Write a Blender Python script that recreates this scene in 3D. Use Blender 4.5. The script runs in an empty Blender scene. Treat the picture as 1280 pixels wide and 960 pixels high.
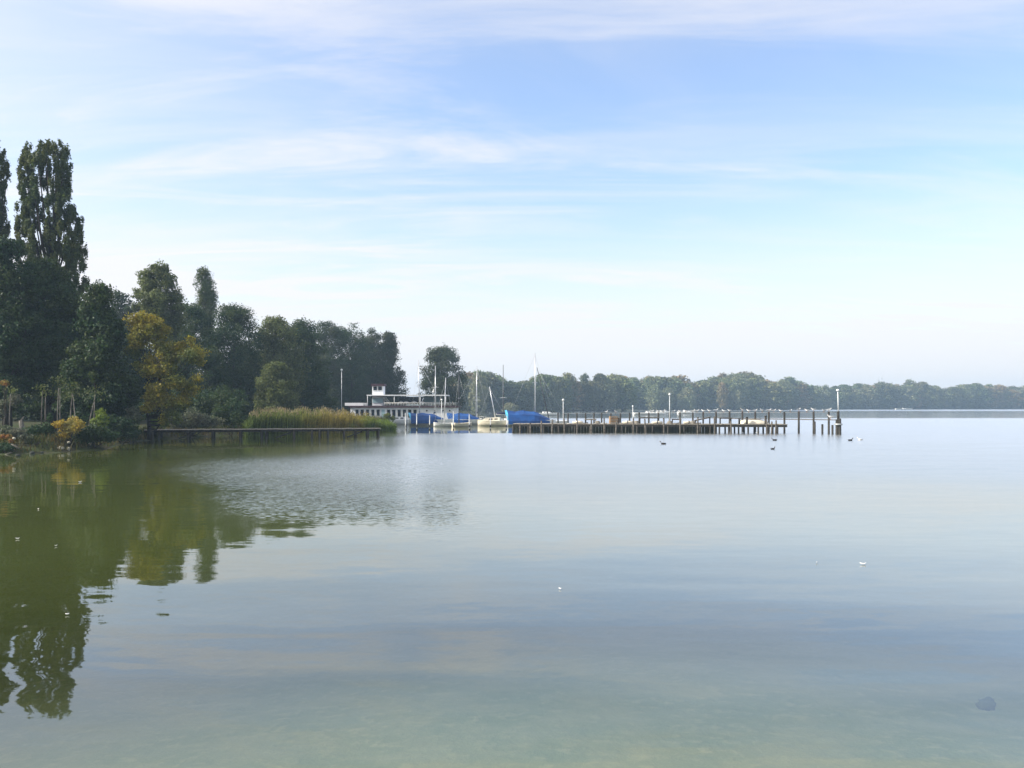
import bpy, math, random
import numpy as np
from mathutils import Vector, Matrix

S = bpy.context.scene
COL = S.collection
# ------------------------------------------------------------------ camera
EYE = 2.2; F = 1050.0; HR = 507.5
cd = bpy.data.cameras.new('camera'); cam = bpy.data.objects.new('camera', cd); COL.objects.link(cam)
cam.location = (0, 0, EYE); cam.rotation_euler = (math.radians(90), 0, 0)
cd.sensor_width = 36; cd.lens = 36 * F / 1280; cd.shift_y = 27.5 / 1280
cd.clip_start = 0.1; cd.clip_end = 5000
S.camera = cam
# ------------------------------------------------------------------ sun direction
SUN_EL = 34.0; SUN_AZ = -102.0          # degrees; azimuth measured from the view direction, minus is left
el, az = math.radians(SUN_EL), math.radians(SUN_AZ)
sdir = Vector((math.sin(az) * math.cos(el), math.cos(az) * math.cos(el), math.sin(el)))
# ------------------------------------------------------------------ world
W = bpy.data.worlds.new('World'); S.world = W; W.use_nodes = True
nt = W.node_tree; nt.nodes.clear()
def N(tree, typ, **kw):
    n = tree.nodes.new(typ)
    for k, v in kw.items():
        if k == 'inp':
            for a, b in v.items(): n.inputs[a].default_value = b
        else: setattr(n, k, v)
    return n
def math_(tree, op, a, b=None, c=None, clamp=False):
    n = tree.nodes.new('ShaderNodeMath'); n.operation = op; n.use_clamp = clamp
    for i, v in enumerate((a, b, c)):
        if v is None: continue
        if isinstance(v, (int, float)): n.inputs[i].default_value = v
        else: tree.links.new(v, n.inputs[i])
    return n.outputs[0]
def mrange(tree, v, a, b, c=0.0, d=1.0, smooth=True):
    n = tree.nodes.new('ShaderNodeMapRange')
    n.interpolation_type = 'SMOOTHSTEP' if smooth else 'LINEAR'
    for i, x in zip((1, 2, 3, 4), (a, b, c, d)): n.inputs[i].default_value = x
    tree.links.new(v, n.inputs[0]); return n.outputs[0]
def mixc(tree, f, a, b):
    n = tree.nodes.new('ShaderNodeMix'); n.data_type = 'RGBA'
    for i, v in ((0, f), (6, a), (7, b)):
        if isinstance(v, (int, float)): n.inputs[i].default_value = v
        elif isinstance(v, (tuple, list)): n.inputs[i].default_value = (*v[:3], 1)
        else: tree.links.new(v, n.inputs[i])
    return n.outputs[2]
sky = N(nt, 'ShaderNodeTexSky', sky_type='NISHITA', sun_disc=False, sun_elevation=el,
        sun_rotation=az, altitude=0, air_density=1.0, dust_density=1.2, ozone_density=1.2)
tc = N(nt, 'ShaderNodeTexCoord'); sp = N(nt, 'ShaderNodeSeparateXYZ'); nt.links.new(tc.outputs['Generated'], sp.inputs[0])
zz = math_(nt, 'MAXIMUM', sp.outputs[2], 0.0)
zc = math_(nt, 'ADD', zz, 0.10)
px_ = math_(nt, 'DIVIDE', sp.outputs[0], zc); py_ = math_(nt, 'DIVIDE', sp.outputs[1], zc)
cb = N(nt, 'ShaderNodeCombineXYZ'); nt.links.new(px_, cb.inputs[0]); nt.links.new(py_, cb.inputs[1])
mp = N(nt, 'ShaderNodeMapping'); mp.inputs['Rotation'].default_value = (0, 0, math.radians(7))
mp.inputs['Location'].default_value = (2.9, 1.1, 0.0)
mp.inputs['Scale'].default_value = (0.34, 0.95, 1); nt.links.new(cb.outputs[0], mp.inputs[0])
n1 = N(nt, 'ShaderNodeTexNoise', inp={'Scale': 1.7, 'Detail': 8, 'Roughness': 0.60, 'Distortion': 0.9}); nt.links.new(mp.outputs[0], n1.inputs[0])
n2 = N(nt, 'ShaderNodeTexNoise', inp={'Scale': 0.8, 'Detail': 3, 'Roughness': 0.5}); nt.links.new(mp.outputs[0], n2.inputs[0])
c1 = mrange(nt, n1.outputs[0], 0.38, 0.76)
c2 = mrange(nt, n2.outputs[0], 0.30, 0.66)
mp2 = N(nt, 'ShaderNodeMapping'); mp2.inputs['Rotation'].default_value = (0, 0, math.radians(-24)); mp2.inputs['Scale'].default_value = (0.34, 1.1, 1); nt.links.new(cb.outputs[0], mp2.inputs[0])
n3 = N(nt, 'ShaderNodeTexNoise', inp={'Scale': 1.9, 'Detail': 9, 'Roughness': 0.62, 'Distortion': 1.2}); nt.links.new(mp2.outputs[0], n3.inputs[0])
c1 = math_(nt, 'ADD', math_(nt, 'MULTIPLY', c1, .75), math_(nt, 'MULTIPLY', mrange(nt, n3.outputs[0], .44, .70), .85), clamp=True)
cl = math_(nt, 'MULTIPLY', c1, math_(nt, 'ADD', math_(nt, 'MULTIPLY', c2, 0.75), 0.25))
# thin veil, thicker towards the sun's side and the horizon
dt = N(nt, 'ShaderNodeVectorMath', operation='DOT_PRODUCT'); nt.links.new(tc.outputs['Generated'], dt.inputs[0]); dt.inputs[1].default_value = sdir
veil = math_(nt, 'ADD', math_(nt, 'ADD', mrange(nt, dt.outputs['Value'], 0.0, 0.80, 0.08, 0.60), mrange(nt, sp.outputs[2], 0.36, 0.62, 0.0, 0.50)), mrange(nt, sp.outputs[2], 0.28, 0.0, 0.0, 0.95), clamp=True)  # extra veil high overhead, mostly out of view, added to brighten the water
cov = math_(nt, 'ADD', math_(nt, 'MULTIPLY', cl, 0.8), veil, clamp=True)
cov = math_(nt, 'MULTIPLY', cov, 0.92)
SKY_CLOUD = (6.8, 6.58, 6.6)
boost = N(nt, 'ShaderNodeMix', data_type='RGBA', blend_type='MULTIPLY'); boost.inputs[0].default_value = 1
nt.links.new(sky.outputs[0], boost.inputs[6]); boost.inputs[7].default_value = (1.62, 1.70, 1.85, 1)
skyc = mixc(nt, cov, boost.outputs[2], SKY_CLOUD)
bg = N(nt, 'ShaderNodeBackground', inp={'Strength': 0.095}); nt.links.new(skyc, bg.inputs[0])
wo = N(nt, 'ShaderNodeOutputWorld'); nt.links.new(bg.outputs[0], wo.inputs[0])
# ------------------------------------------------------------------ sun
sl = bpy.data.lights.new('sun', 'SUN'); sl.energy = 5.0; sl.angle = math.radians(0.6); sl.color = (1.0, 0.93, 0.82)
so = bpy.data.objects.new('sun', sl); COL.objects.link(so); so.location = (-50, 0, 60)
so.rotation_euler = (-sdir).to_track_quat('-Z', 'Y').to_euler()
# ------------------------------------------------------------------ render settings
S.view_settings.view_transform = 'Standard'; S.view_settings.look = 'None'
S.view_settings.exposure = 0.68; S.view_settings.gamma = 1.0; S.view_settings.use_curve_mapping = False
S.render.engine = 'CYCLES'
S.cycles.use_denoising = True
try: S.cycles.denoiser = 'OPENIMAGEDENOISE'
except Exception: pass
S.cycles.max_bounces = 6; S.cycles.diffuse_bounces = 2; S.cycles.glossy_bounces = 3
S.cycles.transparent_max_bounces = 8; S.cycles.volume_bounces = 0
S.cycles.sample_clamp_indirect = 4.0; S.cycles.sample_clamp_direct = 12.0
S.cycles.caustics_reflective = False; S.cycles.caustics_refractive = False

# ================================================================== helpers
rng = np.random.default_rng(7)
random.seed(7)
def gx(px, Y): return (px - 640) / F * Y
def gz(row, Y): return EYE + (HR - row) / F * Y
def at(px, row, Y): return Vector((gx(px, Y), Y, gz(row, Y)))

def mat(name, col, rough=0.8, var=0.0, vscale=6.0, col2=None, metal=0.0, bump=0.0, stretch=None, island=0.0, transl=0.0, objvar=0.0, spec=0.3):
    """procedural material: two colours mixed by noise, optional per-piece and per-object value changes"""
    m = bpy.data.materials.new(name); m.use_nodes = True; t = m.node_tree; t.nodes.clear()
    out = N(t, 'ShaderNodeOutputMaterial')
    geo = N(t, 'ShaderNodeNewGeometry')
    mp = N(t, 'ShaderNodeMapping'); t.links.new(geo.outputs['Position'], mp.inputs[0])
    if stretch: mp.inputs['Scale'].default_value = stretch
    no = N(t, 'ShaderNodeTexNoise', inp={'Scale': vscale, 'Detail': 5, 'Roughness': 0.6}); t.links.new(mp.outputs[0], no.inputs[0])
    if col2 is None: col2 = tuple(c * (1 - var) for c in col)
    f = mrange(t, no.outputs[0], 0.38, 0.62)
    c = mixc(t, f, col, col2)
    def scale(c, src, amt):
        h = N(t, 'ShaderNodeHueSaturation'); t.links.new(c, h.inputs['Color'])
        v = mrange(t, src, 0, 1, 1 - amt, 1 + amt, False); t.links.new(v, h.inputs['Value'])
        hh = math_(t, 'ADD', 0.5, math_(t, 'MULTIPLY', math_(t, 'SUBTRACT', math_(t, 'FRACT', math_(t, 'MULTIPLY', src, 7.31)), 0.5), 0.06 * amt * 2))
        t.links.new(hh, h.inputs['Hue']); return h.outputs[0]
    if island: c = scale(c, geo.outputs['Random Per Island'], island)
    if objvar:
        oi = N(t, 'ShaderNodeObjectInfo'); c = scale(c, oi.outputs['Random'], objvar)
    if transl:
        d = N(t, 'ShaderNodeBsdfPrincipled', inp={'Roughness': 0.6, 'Specular IOR Level': 0.25}); t.links.new(c, d.inputs['Base Color'])
        tr = N(t, 'ShaderNodeBsdfTranslucent')
        hs = N(t, 'ShaderNodeHueSaturation', inp={'Hue': 0.485, 'Saturation': 1.1, 'Value': 1.25}); t.links.new(c, hs.inputs['Color']); t.links.new(hs.outputs[0], tr.inputs[0])
        mx = N(t, 'ShaderNodeMixShader', inp={0: transl}); t.links.new(d.outputs[0], mx.inputs[1]); t.links.new(tr.outputs[0], mx.inputs[2])
        t.links.new(mx.outputs[0], out.inputs[0])
    else:
        d = N(t, 'ShaderNodeBsdfPrincipled', inp={'Roughness': rough, 'Metallic': metal, 'Specular IOR Level': spec}); t.links.new(c, d.inputs['Base Color'])
        if bump:
            b = N(t, 'ShaderNodeBump', inp={'Strength': 0.6, 'Distance': bump}); t.links.new(no.outputs[0], b.inputs['Height']); t.links.new(b.outputs[0], d.inputs['Normal'])
        t.links.new(d.outputs[0], out.inputs[0])
    return m

def mesh_np(name, V, Fq, m, parent=None, smooth=False, mats=None, mi=None):
    """one mesh object from a vertex array and an (n,4) or (n,3) face array"""
    me = bpy.data.meshes.new(name)
    V = np.asarray(V, dtype=np.float32); Fq = np.asarray(Fq, dtype=np.int32)
    k = Fq.shape[1]
    me.vertices.add(len(V)); me.vertices.foreach_set('co', V.ravel())
    me.loops.add(Fq.size); me.loops.foreach_set('vertex_index', Fq.ravel())
    me.polygons.add(len(Fq)); me.polygons.foreach_set('loop_start', np.arange(0, Fq.size, k, dtype=np.int32))
    if mats:
        for q in mats: me.materials.append(q)
        me.polygons.foreach_set('material_index', np.asarray(mi, dtype=np.int32))
    else: me.materials.append(m)
    if smooth: me.polygons.foreach_set('use_smooth', np.ones(len(Fq), dtype=bool))
    me.update(calc_edges=True); me.validate()
    o = bpy.data.objects.new(name, me); COL.objects.link(o)
    if parent: o.parent = parent
    return o

class MB:
    """collects boxes, tubes and lofts, in the thing's own coordinates; build() makes one mesh object"""
    def __init__(s): s.v = []; s.f = []; s.sm = []
    def add(s, vs, fs, smooth=False):
        o = len(s.v); s.v += [tuple(v) for v in vs]; s.f += [tuple(i + o for i in f) for f in fs]; s.sm += [smooth] * len(fs); return s
    def box(s, c, d, rot=0.0, taper=1.0, tilt=(0, 0)):
        R = Matrix.Rotation(rot, 3, 'Z') @ Matrix.Rotation(tilt[0], 3, 'X') @ Matrix.Rotation(tilt[1], 3, 'Y'); vs = []
        for z in (-.5, .5):
            k = taper if z > 0 else 1
            for x, y in ((-.5, -.5), (.5, -.5), (.5, .5), (-.5, .5)):
                vs.append(Vector(c) + R @ Vector((x * d[0] * k, y * d[1] * k, z * d[2])))
        return s.add(vs, [(0, 3, 2, 1), (4, 5, 6, 7), (0, 1, 5, 4), (1, 2, 6, 5), (2, 3, 7, 6), (3, 0, 4, 7)])
    def tube(s, pts, rad, n=8, cap=True):
        pts = [Vector(p) for p in pts]
        if isinstance(rad, (int, float)): rad = [rad] * len(pts)
        vs = []; fs = []
        for i, p in enumerate(pts):
            t = (pts[min(i + 1, len(pts) - 1)] - pts[max(i - 1, 0)]).normalized()
            a = t.cross(Vector((0, 0, 1)) if abs(t.z) < .9 else Vector((1, 0, 0))).normalized(); b = t.cross(a)
            for k in range(n):
                an = 2 * math.pi * k / n; vs.append(p + (a * math.cos(an) + b * math.sin(an)) * rad[i])
        for i in range(len(pts) - 1):
            for k in range(n): fs.append((i * n + k, (i + 1) * n + k, (i + 1) * n + (k + 1) % n, i * n + (k + 1) % n))
        s.add(vs, fs, True)
        if cap:
            o = len(s.v) - len(vs); s.f += [tuple(o + k for k in range(n)), tuple(o + (len(pts) - 1) * n + k for k in reversed(range(n)))]; s.sm += [False] * 2
        return s
    def loft(s, rings, cap=True, close=True, smooth=True):
        n = len(rings[0]); vs = [v for r in rings for v in r]; fs = []
        for i in range(len(rings) - 1):
            for k in range(n if close else n - 1): fs.append((i * n + k, i * n + (k + 1) % n, (i + 1) * n + (k + 1) % n, (i + 1) * n + k))
        s.add(vs, fs, smooth)
        if cap:
            o = len(s.v) - len(vs); s.f += [tuple(o + k for k in reversed(range(n))), tuple(o + (len(rings) - 1) * n + k for k in range(n))]; s.sm += [False] * 2
        return s
    def ball(s, c, r, n=10, m=7, jit=0.0):
        c = Vector(c); r = (r, r, r) if isinstance(r, (int, float)) else r; vs = [c - Vector((0, 0, r[2]))]
        for i in range(1, m):
            a = math.pi * i / m - math.pi / 2
            for k in range(n):
                b = 2 * math.pi * k / n; j = 1 + random.uniform(-jit, jit)
                vs.append(c + Vector((math.cos(a) * math.cos(b) * r[0] * j, math.cos(a) * math.sin(b) * r[1] * j, math.sin(a) * r[2] * j)))
        vs.append(c + Vector((0, 0, r[2]))); fs = []
        for k in range(n): fs.append((0, 1 + (k + 1) % n, 1 + k)); fs.append((len(vs) - 1, len(vs) - 1 - n + k, len(vs) - 1 - n + (k + 1) % n))
        for i in range(m - 2):
            for k in range(n): a = 1 + i * n; fs.append((a + k, a + (k + 1) % n, a + n + (k + 1) % n, a + n + k))
        return s.add(vs, fs, True)
    def build(s, name, m, parent=None):
        me = bpy.data.meshes.new(name); me.from_pydata(s.v, [], s.f); me.materials.append(m)
        me.polygons.foreach_set('use_smooth', s.sm); me.update()
        o = bpy.data.objects.new(name, me); COL.objects.link(o)
        if parent: o.parent = parent
        return o

def tag(o, label=None, cat=None, group=None, kind=None):
    if label: o['label'] = label
    if cat: o['category'] = cat
    if group: o['group'] = group
    if kind: o['kind'] = kind
    return o
def thing(name, label, cat, loc=(0, 0, 0), rz=0.0, group=None):
    o = bpy.data.objects.new(name, None); COL.objects.link(o); o.location = loc; o.rotation_euler = (0, 0, rz)
    o.empty_display_size = 0.3
    return tag(o, label, cat, group)
CH = {}
ORD = ['first', 'second', 'third', 'fourth', 'fifth', 'sixth', 'seventh', 'eighth', 'ninth', 'tenth', 'eleventh', 'twelfth'] + [w + 'teenth' for w in ('thir', 'four', 'fif', 'six', 'seven', 'eigh', 'nine')] + ['twentieth'] + ['twenty-' + w for w in ('first', 'second', 'third', 'fourth', 'fifth', 'sixth', 'seventh', 'eighth', 'ninth')]
def kids(o): return [c for c in bpy.data.objects if c.parent == o]
def dup(root, loc, rz=0.0, scale=None, label=None, group=None, tree=None):
    """copy of a thing with copies of its parts and sub-parts"""
    if root.name not in CH: CH[root.name] = [(c, kids(c)) for c in kids(root)]
    r = root.copy(); COL.objects.link(r); r.location = loc; r.rotation_euler = (0, 0, rz)
    if scale is not None: r.scale = scale if hasattr(scale, '__len__') else (scale,) * 3
    if label: r['label'] = label
    if group: r['group'] = group
    for ch, subs in CH[root.name]:
        c = ch.copy(); COL.objects.link(c); c.parent = r
        for g in subs:
            d = g.copy(); COL.objects.link(d); d.parent = c
    return r

# ------------------------------------------------------------------ materials
M = {}
M['dark_leaf'] = mat('dark_leaf', (.024, .054, .020), vscale=.5, col2=(.045, .070, .020), island=.35, transl=.30)
M['poplar_leaf'] = mat('poplar_leaf', (.060, .092, .034), vscale=.35, col2=(.088, .105, .034), island=.35, transl=.38)
M['mid_leaf'] = mat('mid_leaf', (.12, .15, .05), vscale=.5, col2=(.08, .10, .036), island=.35, transl=.38)
M['alder_leaf'] = mat('alder_leaf', (.036, .060, .026), vscale=.5, col2=(.052, .064, .026), island=.35, transl=.30)
M['autumn_leaf'] = mat('autumn_leaf', (.27, .24, .04), vscale=.45, col2=(.10, .13, .035), island=.35, transl=.40)
M['yellow_leaf'] = mat('yellow_leaf', (.38, .29, .045), vscale=1.2, col2=(.24, .22, .06), island=.3, transl=.35)
M['orange_leaf'] = mat('orange_leaf', (.24, .12, .035), vscale=3, col2=(.20, .19, .05), island=.3, transl=.35)
M['lime_leaf'] = mat('lime_leaf', (.16, .22, .035), vscale=1.5, col2=(.10, .15, .03), island=.3, transl=.4)
M['grey_leaf'] = mat('grey_leaf', (.085, .11, .06), vscale=1.0, col2=(.12, .125, .085), island=.4, transl=.35)
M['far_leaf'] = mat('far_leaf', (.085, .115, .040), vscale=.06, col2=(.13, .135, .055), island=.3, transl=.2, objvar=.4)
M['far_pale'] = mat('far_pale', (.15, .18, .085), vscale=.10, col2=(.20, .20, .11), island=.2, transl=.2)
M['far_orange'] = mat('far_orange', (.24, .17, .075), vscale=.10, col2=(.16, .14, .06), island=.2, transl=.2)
M['bark'] = mat('bark', (.055, .045, .035), vscale=5, col2=(.025, .022, .018), stretch=(2, 2, .3), rough=.95, bump=.03)
M['pale_bark'] = mat('pale_bark', (.17, .155, .13), vscale=4, col2=(.07, .065, .055), stretch=(2, 2, .5), rough=.9, bump=.02)
M['old_wood'] = mat('old_wood', (.13, .115, .095), vscale=3, col2=(.06, .052, .044), stretch=(.6, 3, 3), rough=.85, bump=.01)
M['grey_plank'] = mat('grey_plank', (.34, .31, .26), vscale=4, col2=(.20, .18, .15), stretch=(4, .5, 1), rough=.8, bump=.01)
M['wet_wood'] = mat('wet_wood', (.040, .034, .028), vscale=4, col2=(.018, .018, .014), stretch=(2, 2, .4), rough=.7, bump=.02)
M['shade_wood'] = mat('shade_wood', (.035, .040, .022), vscale=2, col2=(.015, .018, .010), rough=.8, bump=.02)
M['white'] = mat('white_paint', (.80, .80, .77), vscale=2, col2=(.70, .70, .68), rough=.35, spec=.5)
M['cream'] = mat('cream_paint', (.72, .66, .52), vscale=2, col2=(.58, .53, .42), rough=.4, spec=.5)
M['blue_cover'] = mat('blue_cover', (.006, .068, .25), vscale=1.4, col2=(.005, .045, .18), rough=.55, bump=.05)
M['navy_blue'] = mat('faded_blue_cover', (.012, .075, .22), vscale=1.4, col2=(.008, .05, .16), rough=.6, bump=.05)
M['sunlit_cover'] = mat('sunlit_cover', (.12, .50, .72), vscale=2, col2=(.08, .38, .65), rough=.55)  # sunlight on the cover's end panel, painted in as light cyan
M['navy'] = mat('navy_canvas', (.012, .02, .06), vscale=2, var=.3, rough=.7)
M['red_hull'] = mat('red_antifouling', (.22, .035, .02), vscale=3, var=.4, rough=.6)
M['alu'] = mat('aluminium', (.62, .63, .65), vscale=3, var=.15, rough=.35, metal=.6)
M['dark_mast'] = mat('dark_mast', (.06, .065, .075), vscale=3, var=.2, rough=.5)
M['lamp_white'] = mat('lamp_white', (.80, .82, .82), vscale=3, var=.1, rough=.4)
M['steel'] = mat('galvanised_steel', (.45, .47, .48), vscale=5, var=.2, rough=.5, metal=.3)
M['glass'] = mat('dark_glass', (.015, .02, .028), vscale=1, var=.3, rough=.08, spec=.6)
M['wall_white'] = mat('wall_white', (.80, .81, .82), vscale=1.2, col2=(.70, .71, .73), rough=.7)
M['roof_red'] = mat('roof_red', (.065, .03, .04), vscale=2, var=.3, rough=.8)
M['panel_blue'] = mat('panel_blue', (.30, .44, .48), vscale=1, var=.15, rough=.5)
M['gull'] = mat('gull_white', (.80, .80, .79), vscale=8, var=.08, rough=.8)
M['gull_grey'] = mat('gull_grey', (.42, .44, .47), vscale=8, var=.12, rough=.8)
M['beak'] = mat('beak_orange', (.55, .22, .03), vscale=8, var=.1, rough=.5)
M['duck'] = mat('duck_brown', (.035, .028, .022), vscale=20, var=.5, rough=.8)
M['stone'] = mat('pale_stone', (.42, .39, .30), vscale=3, col2=(.26, .25, .19), rough=.9, bump=.05)
M['dark_stone'] = mat('dark_stone', (.028, .032, .028), vscale=6, col2=(.05, .055, .04), rough=.95, bump=.03)
M['tub_blue'] = mat('tub_blue', (.03, .13, .32), vscale=4, var=.3, rough=.5)
M['brown_box'] = mat('brown_box', (.34, .21, .11), vscale=4, col2=(.24, .15, .08), rough=.8)
M['feather'] = mat('feather_white', (.85, .85, .84), vscale=20, var=.05, rough=.9)

# ================================================================== terrain (one sheet: banks, far shore, lake bed)
shore = np.array([(-700, -20), (-60, 26), (-32, 34), (-23.5, 38), (-21.3, 39.5), (-20.8, 43), (-23.0, 52), (-22.5, 58), (-20.5, 64), (-19, 76),
                  (-20, 95), (-21, 106), (-16.5, 119), (-10, 131), (-5.2, 150), (-5, 170), (-14, 205), (-22, 245), (-16, 285), (18, 332), (44, 352),
                  (62, 418), (138, 452), (190, 540), (366, 600), (560, 600), (760, 560)], float)
poly = np.vstack([shore, [(760, 1200), (-760, 1200), (-760, -20)]])
def inside(P):
    r = np.zeros(len(P), bool); n = len(poly); j = n - 1
    for i in range(n):
        xi, yi = poly[i]; xj, yj = poly[j]
        c = ((yi > P[:, 1]) != (yj > P[:, 1])); xx = (xj - xi) * (P[:, 1] - yi) / ((yj - yi) if yj != yi else 1e-9) + xi
        r ^= c & (P[:, 0] < xx); j = i
    return r
def sdist(P):
    d = np.full(len(P), 1e9)
    for a, b in zip(shore[:-1], shore[1:]):
        ab = b - a; t = np.clip(((P - a) @ ab) / (ab @ ab), 0, 1)
        d = np.minimum(d, np.hypot(*(P - (a + t[:, None] * ab)).T))
    return np.where(inside(P), d, -d)
def smooth(a, b, x): t = np.clip((x - a) / (b - a), 0, 1); return t * t * (3 - 2 * t)
def wob(P, s, seed):
    r = np.random.default_rng(seed); v = 0
    for k in range(5):
        a = r.uniform(0, 6.28); w = s * 1.9 ** k; v = v + np.sin(P[:, 0] * w * math.cos(a) + P[:, 1] * w * math.sin(a) + r.uniform(0, 6)) / 1.7 ** k
    return v / 2
def ground_h(P):
    P = np.atleast_2d(np.asarray(P, float)); d = sdist(P) + 0.35 * wob(P, .5, 3)
    land = .50 * smooth(0, 1.6, d) + .5 * smooth(3, 20, d) + 2.5 * smooth(30, 200, d) + .10 * wob(P, .9, 5) * smooth(.3, 3, d) 
    wat = -np.clip(-d * .16, 0, 2.6)
    near = -.42 - .13 * np.clip(np.hypot(P[:, 0] - 3, P[:, 1] + 1) - 4, 0, 20) + .07 * wob(P, .9, 9)
    near = np.clip(near, -2.6, 0)
    return np.where(d > 0, land, np.maximum(np.where(d > -1e-6, 0, wat), np.where(P[:, 1] < 26, near, -2.6)))
def gh(x, y): return float(ground_h([(x, y)])[0])
xs = np.concatenate([np.arange(-740, -60, 20), np.arange(-60, 14, .7), np.arange(14, 740, 9)])
ys = np.concatenate([np.arange(-70, -6, 8), np.arange(-6, 26, .6), np.arange(26, 160, .8), np.arange(160, 1180, 9)])
XX, YY = np.meshgrid(xs, ys); PP = np.stack([XX.ravel(), YY.ravel()], 1)
hh = ground_h(PP); Vt = np.column_stack([PP, hh]); nx, ny = len(xs), len(ys)
ii, jj = np.meshgrid(np.arange(nx - 1), np.arange(ny - 1)); b0 = (jj * nx + ii).ravel()
mg = bpy.data.materials.new('bank_soil'); mg.use_nodes = True; t = mg.node_tree
bs = t.nodes['Principled BSDF']; bs.inputs['Roughness'].default_value = .95; bs.inputs['Specular IOR Level'].default_value = .1
geo = N(t, 'ShaderNodeNewGeometry')
na = N(t, 'ShaderNodeTexNoise', inp={'Scale': .9, 'Detail': 8, 'Roughness': .65}); nb = N(t, 'ShaderNodeTexNoise', inp={'Scale': 4.5, 'Detail': 6, 'Roughness': .7})
for q in (na, nb): t.links.new(geo.outputs['Position'], q.inputs[0])
soil = mixc(t, mrange(t, na.outputs[0], .4, .62), (.045, .040, .025), (.040, .055, .018))
bed = mixc(t, mrange(t, na.outputs[0], .38, .60), (.31, .30, .23), (.24, .26, .19))
bed = mixc(t, mrange(t, nb.outputs[0], .50, .66), bed, (.35, .33, .25))
sz = N(t, 'ShaderNodeSeparateXYZ'); t.links.new(geo.outputs['Position'], sz.inputs[0])
t.links.new(mixc(t, mrange(t, sz.outputs[2], -.05, .02), bed, soil), bs.inputs['Base Color'])
bu = N(t, 'ShaderNodeBump', inp={'Strength': .5, 'Distance': .06}); t.links.new(nb.outputs[0], bu.inputs['Height']); t.links.new(bu.outputs[0], bs.inputs['Normal'])
ter = mesh_np('terrain', Vt, np.stack([b0, b0 + 1, b0 + nx + 1, b0 + nx], 1), mg, smooth=True); tag(ter, kind='structure')

# ================================================================== water
mw = bpy.data.materials.new('lake_water'); mw.use_nodes = True; t = mw.node_tree; t.nodes.clear()
out = N(t, 'ShaderNodeOutputMaterial'); geo = N(t, 'ShaderNodeNewGeometry'); sx = N(t, 'ShaderNodeSeparateXYZ'); t.links.new(geo.outputs['Position'], sx.inputs[0])
X, Yc = sx.outputs[0], sx.outputs[1]
def slopes(scale, detail, rot=0.0, stretch=(1, 1, 1), rough=.5, dist=0.0):
    mp = N(t, 'ShaderNodeMapping'); mp.inputs['Rotation'].default_value = (0, 0, math.radians(rot)); mp.inputs['Scale'].default_value = stretch
    t.links.new(geo.outputs['Position'], mp.inputs[0])
    n = N(t, 'ShaderNodeTexNoise', inp={'Scale': scale, 'Detail': detail, 'Roughness': rough, 'Distortion': dist}); t.links.new(mp.outputs[0], n.inputs[0])
    s = N(t, 'ShaderNodeVectorMath', operation='SUBTRACT'); t.links.new(n.outputs['Color'], s.inputs[0]); s.inputs[1].default_value = (.5, .5, .5)
    return s.outputs[0]
def vscale(v, f):
    s = N(t, 'ShaderNodeVectorMath', operation='SCALE'); t.links.new(v, s.inputs[0])
    if isinstance(f, (int, float)): s.inputs['Scale'].default_value = f
    else: t.links.new(f, s.inputs['Scale'])
    return s.outputs[0]
def vadd(a, b):
    s = N(t, 'ShaderNodeVectorMath', operation='ADD'); t.links.new(a, s.inputs[0]); t.links.new(b, s.inputs[1]); return s.outputs[0]
big = N(t, 'ShaderNodeTexNoise', inp={'Scale': .11, 'Detail': 3, 'Roughness': .55})
mpb = N(t, 'ShaderNodeMapping'); mpb.inputs['Scale'].default_value = (1, .6, 1); t.links.new(geo.outputs['Position'], mpb.inputs[0]); t.links.new(mpb.outputs[0], big.inputs[0])
bn = math_(t, 'SUBTRACT', big.outputs[0], .5)
Yw = math_(t, 'ADD', Yc, math_(t, 'MULTIPLY', bn, 14.0)); Xw = math_(t, 'ADD', X, math_(t, 'MULTIPLY', bn, 9.0))
# wind-ruffled patch off the left bank
rel = math_(t, 'DIVIDE', Xw, math_(t, 'MAXIMUM', Yc, 1.0))
patch = math_(t, 'MULTIPLY', math_(t, 'MULTIPLY', mrange(t, math_(t, 'ADD', Yw, math_(t, 'MULTIPLY', X, .95)), 11.0, 16.5), mrange(t, Yw, 42.0, 31.0)), math_(t, 'MULTIPLY', mrange(t, rel, -.52, -.34), mrange(t, rel, -.02, -.20)))
# moderately ruffled open water in front of the pier
openw = math_(t, 'MULTIPLY', math_(t, 'MULTIPLY', mrange(t, Yw, 11.0, 30.0), mrange(t, Xw, -17.0, -1.0)), 
              math_(t, 'SUBTRACT', 1.0, math_(t, 'MAXIMUM', math_(t, 'MULTIPLY', mrange(t, Yc, 66.0, 70.0), mrange(t, X, 8.0, 2.0)), mrange(t, Yc, 135.0, 160.0))))
farb = mrange(t, Yw, 330.0, 420.0)
fine = slopes(15, 2, 8, (.6, 1.3, 1)); chop = slopes(3.6, 3, -6, (.5, 1.9, 1)); swell = slopes(.75, 2, 14, (.30, 1.5, 1), dist=.5)
sw_amt = math_(t, 'ADD', .024, mrange(t, Yc, 4.0, 16.0, .07, 0.0))
vec = vadd(vscale(swell, sw_amt), vscale(chop, math_(t, 'ADD', math_(t, 'ADD', .026, math_(t, 'MULTIPLY', openw, .02)), math_(t, 'ADD', math_(t, 'MULTIPLY', patch, .14), math_(t, 'MULTIPLY', farb, .10)))))
vec = vadd(vec, vscale(fine, math_(t, 'ADD', .010, math_(t, 'MULTIPLY', patch, .95))))
rgh = math_(t, 'ADD', math_(t, 'ADD', .02, math_(t, 'MULTIPLY', openw, .23)), math_(t, 'ADD', math_(t, 'MULTIPLY', patch, .06), math_(t, 'ADD', math_(t, 'MULTIPLY', mrange(t, Yc, 120.0, 160.0), .07), math_(t, 'MULTIPLY', farb, .14))))
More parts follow.
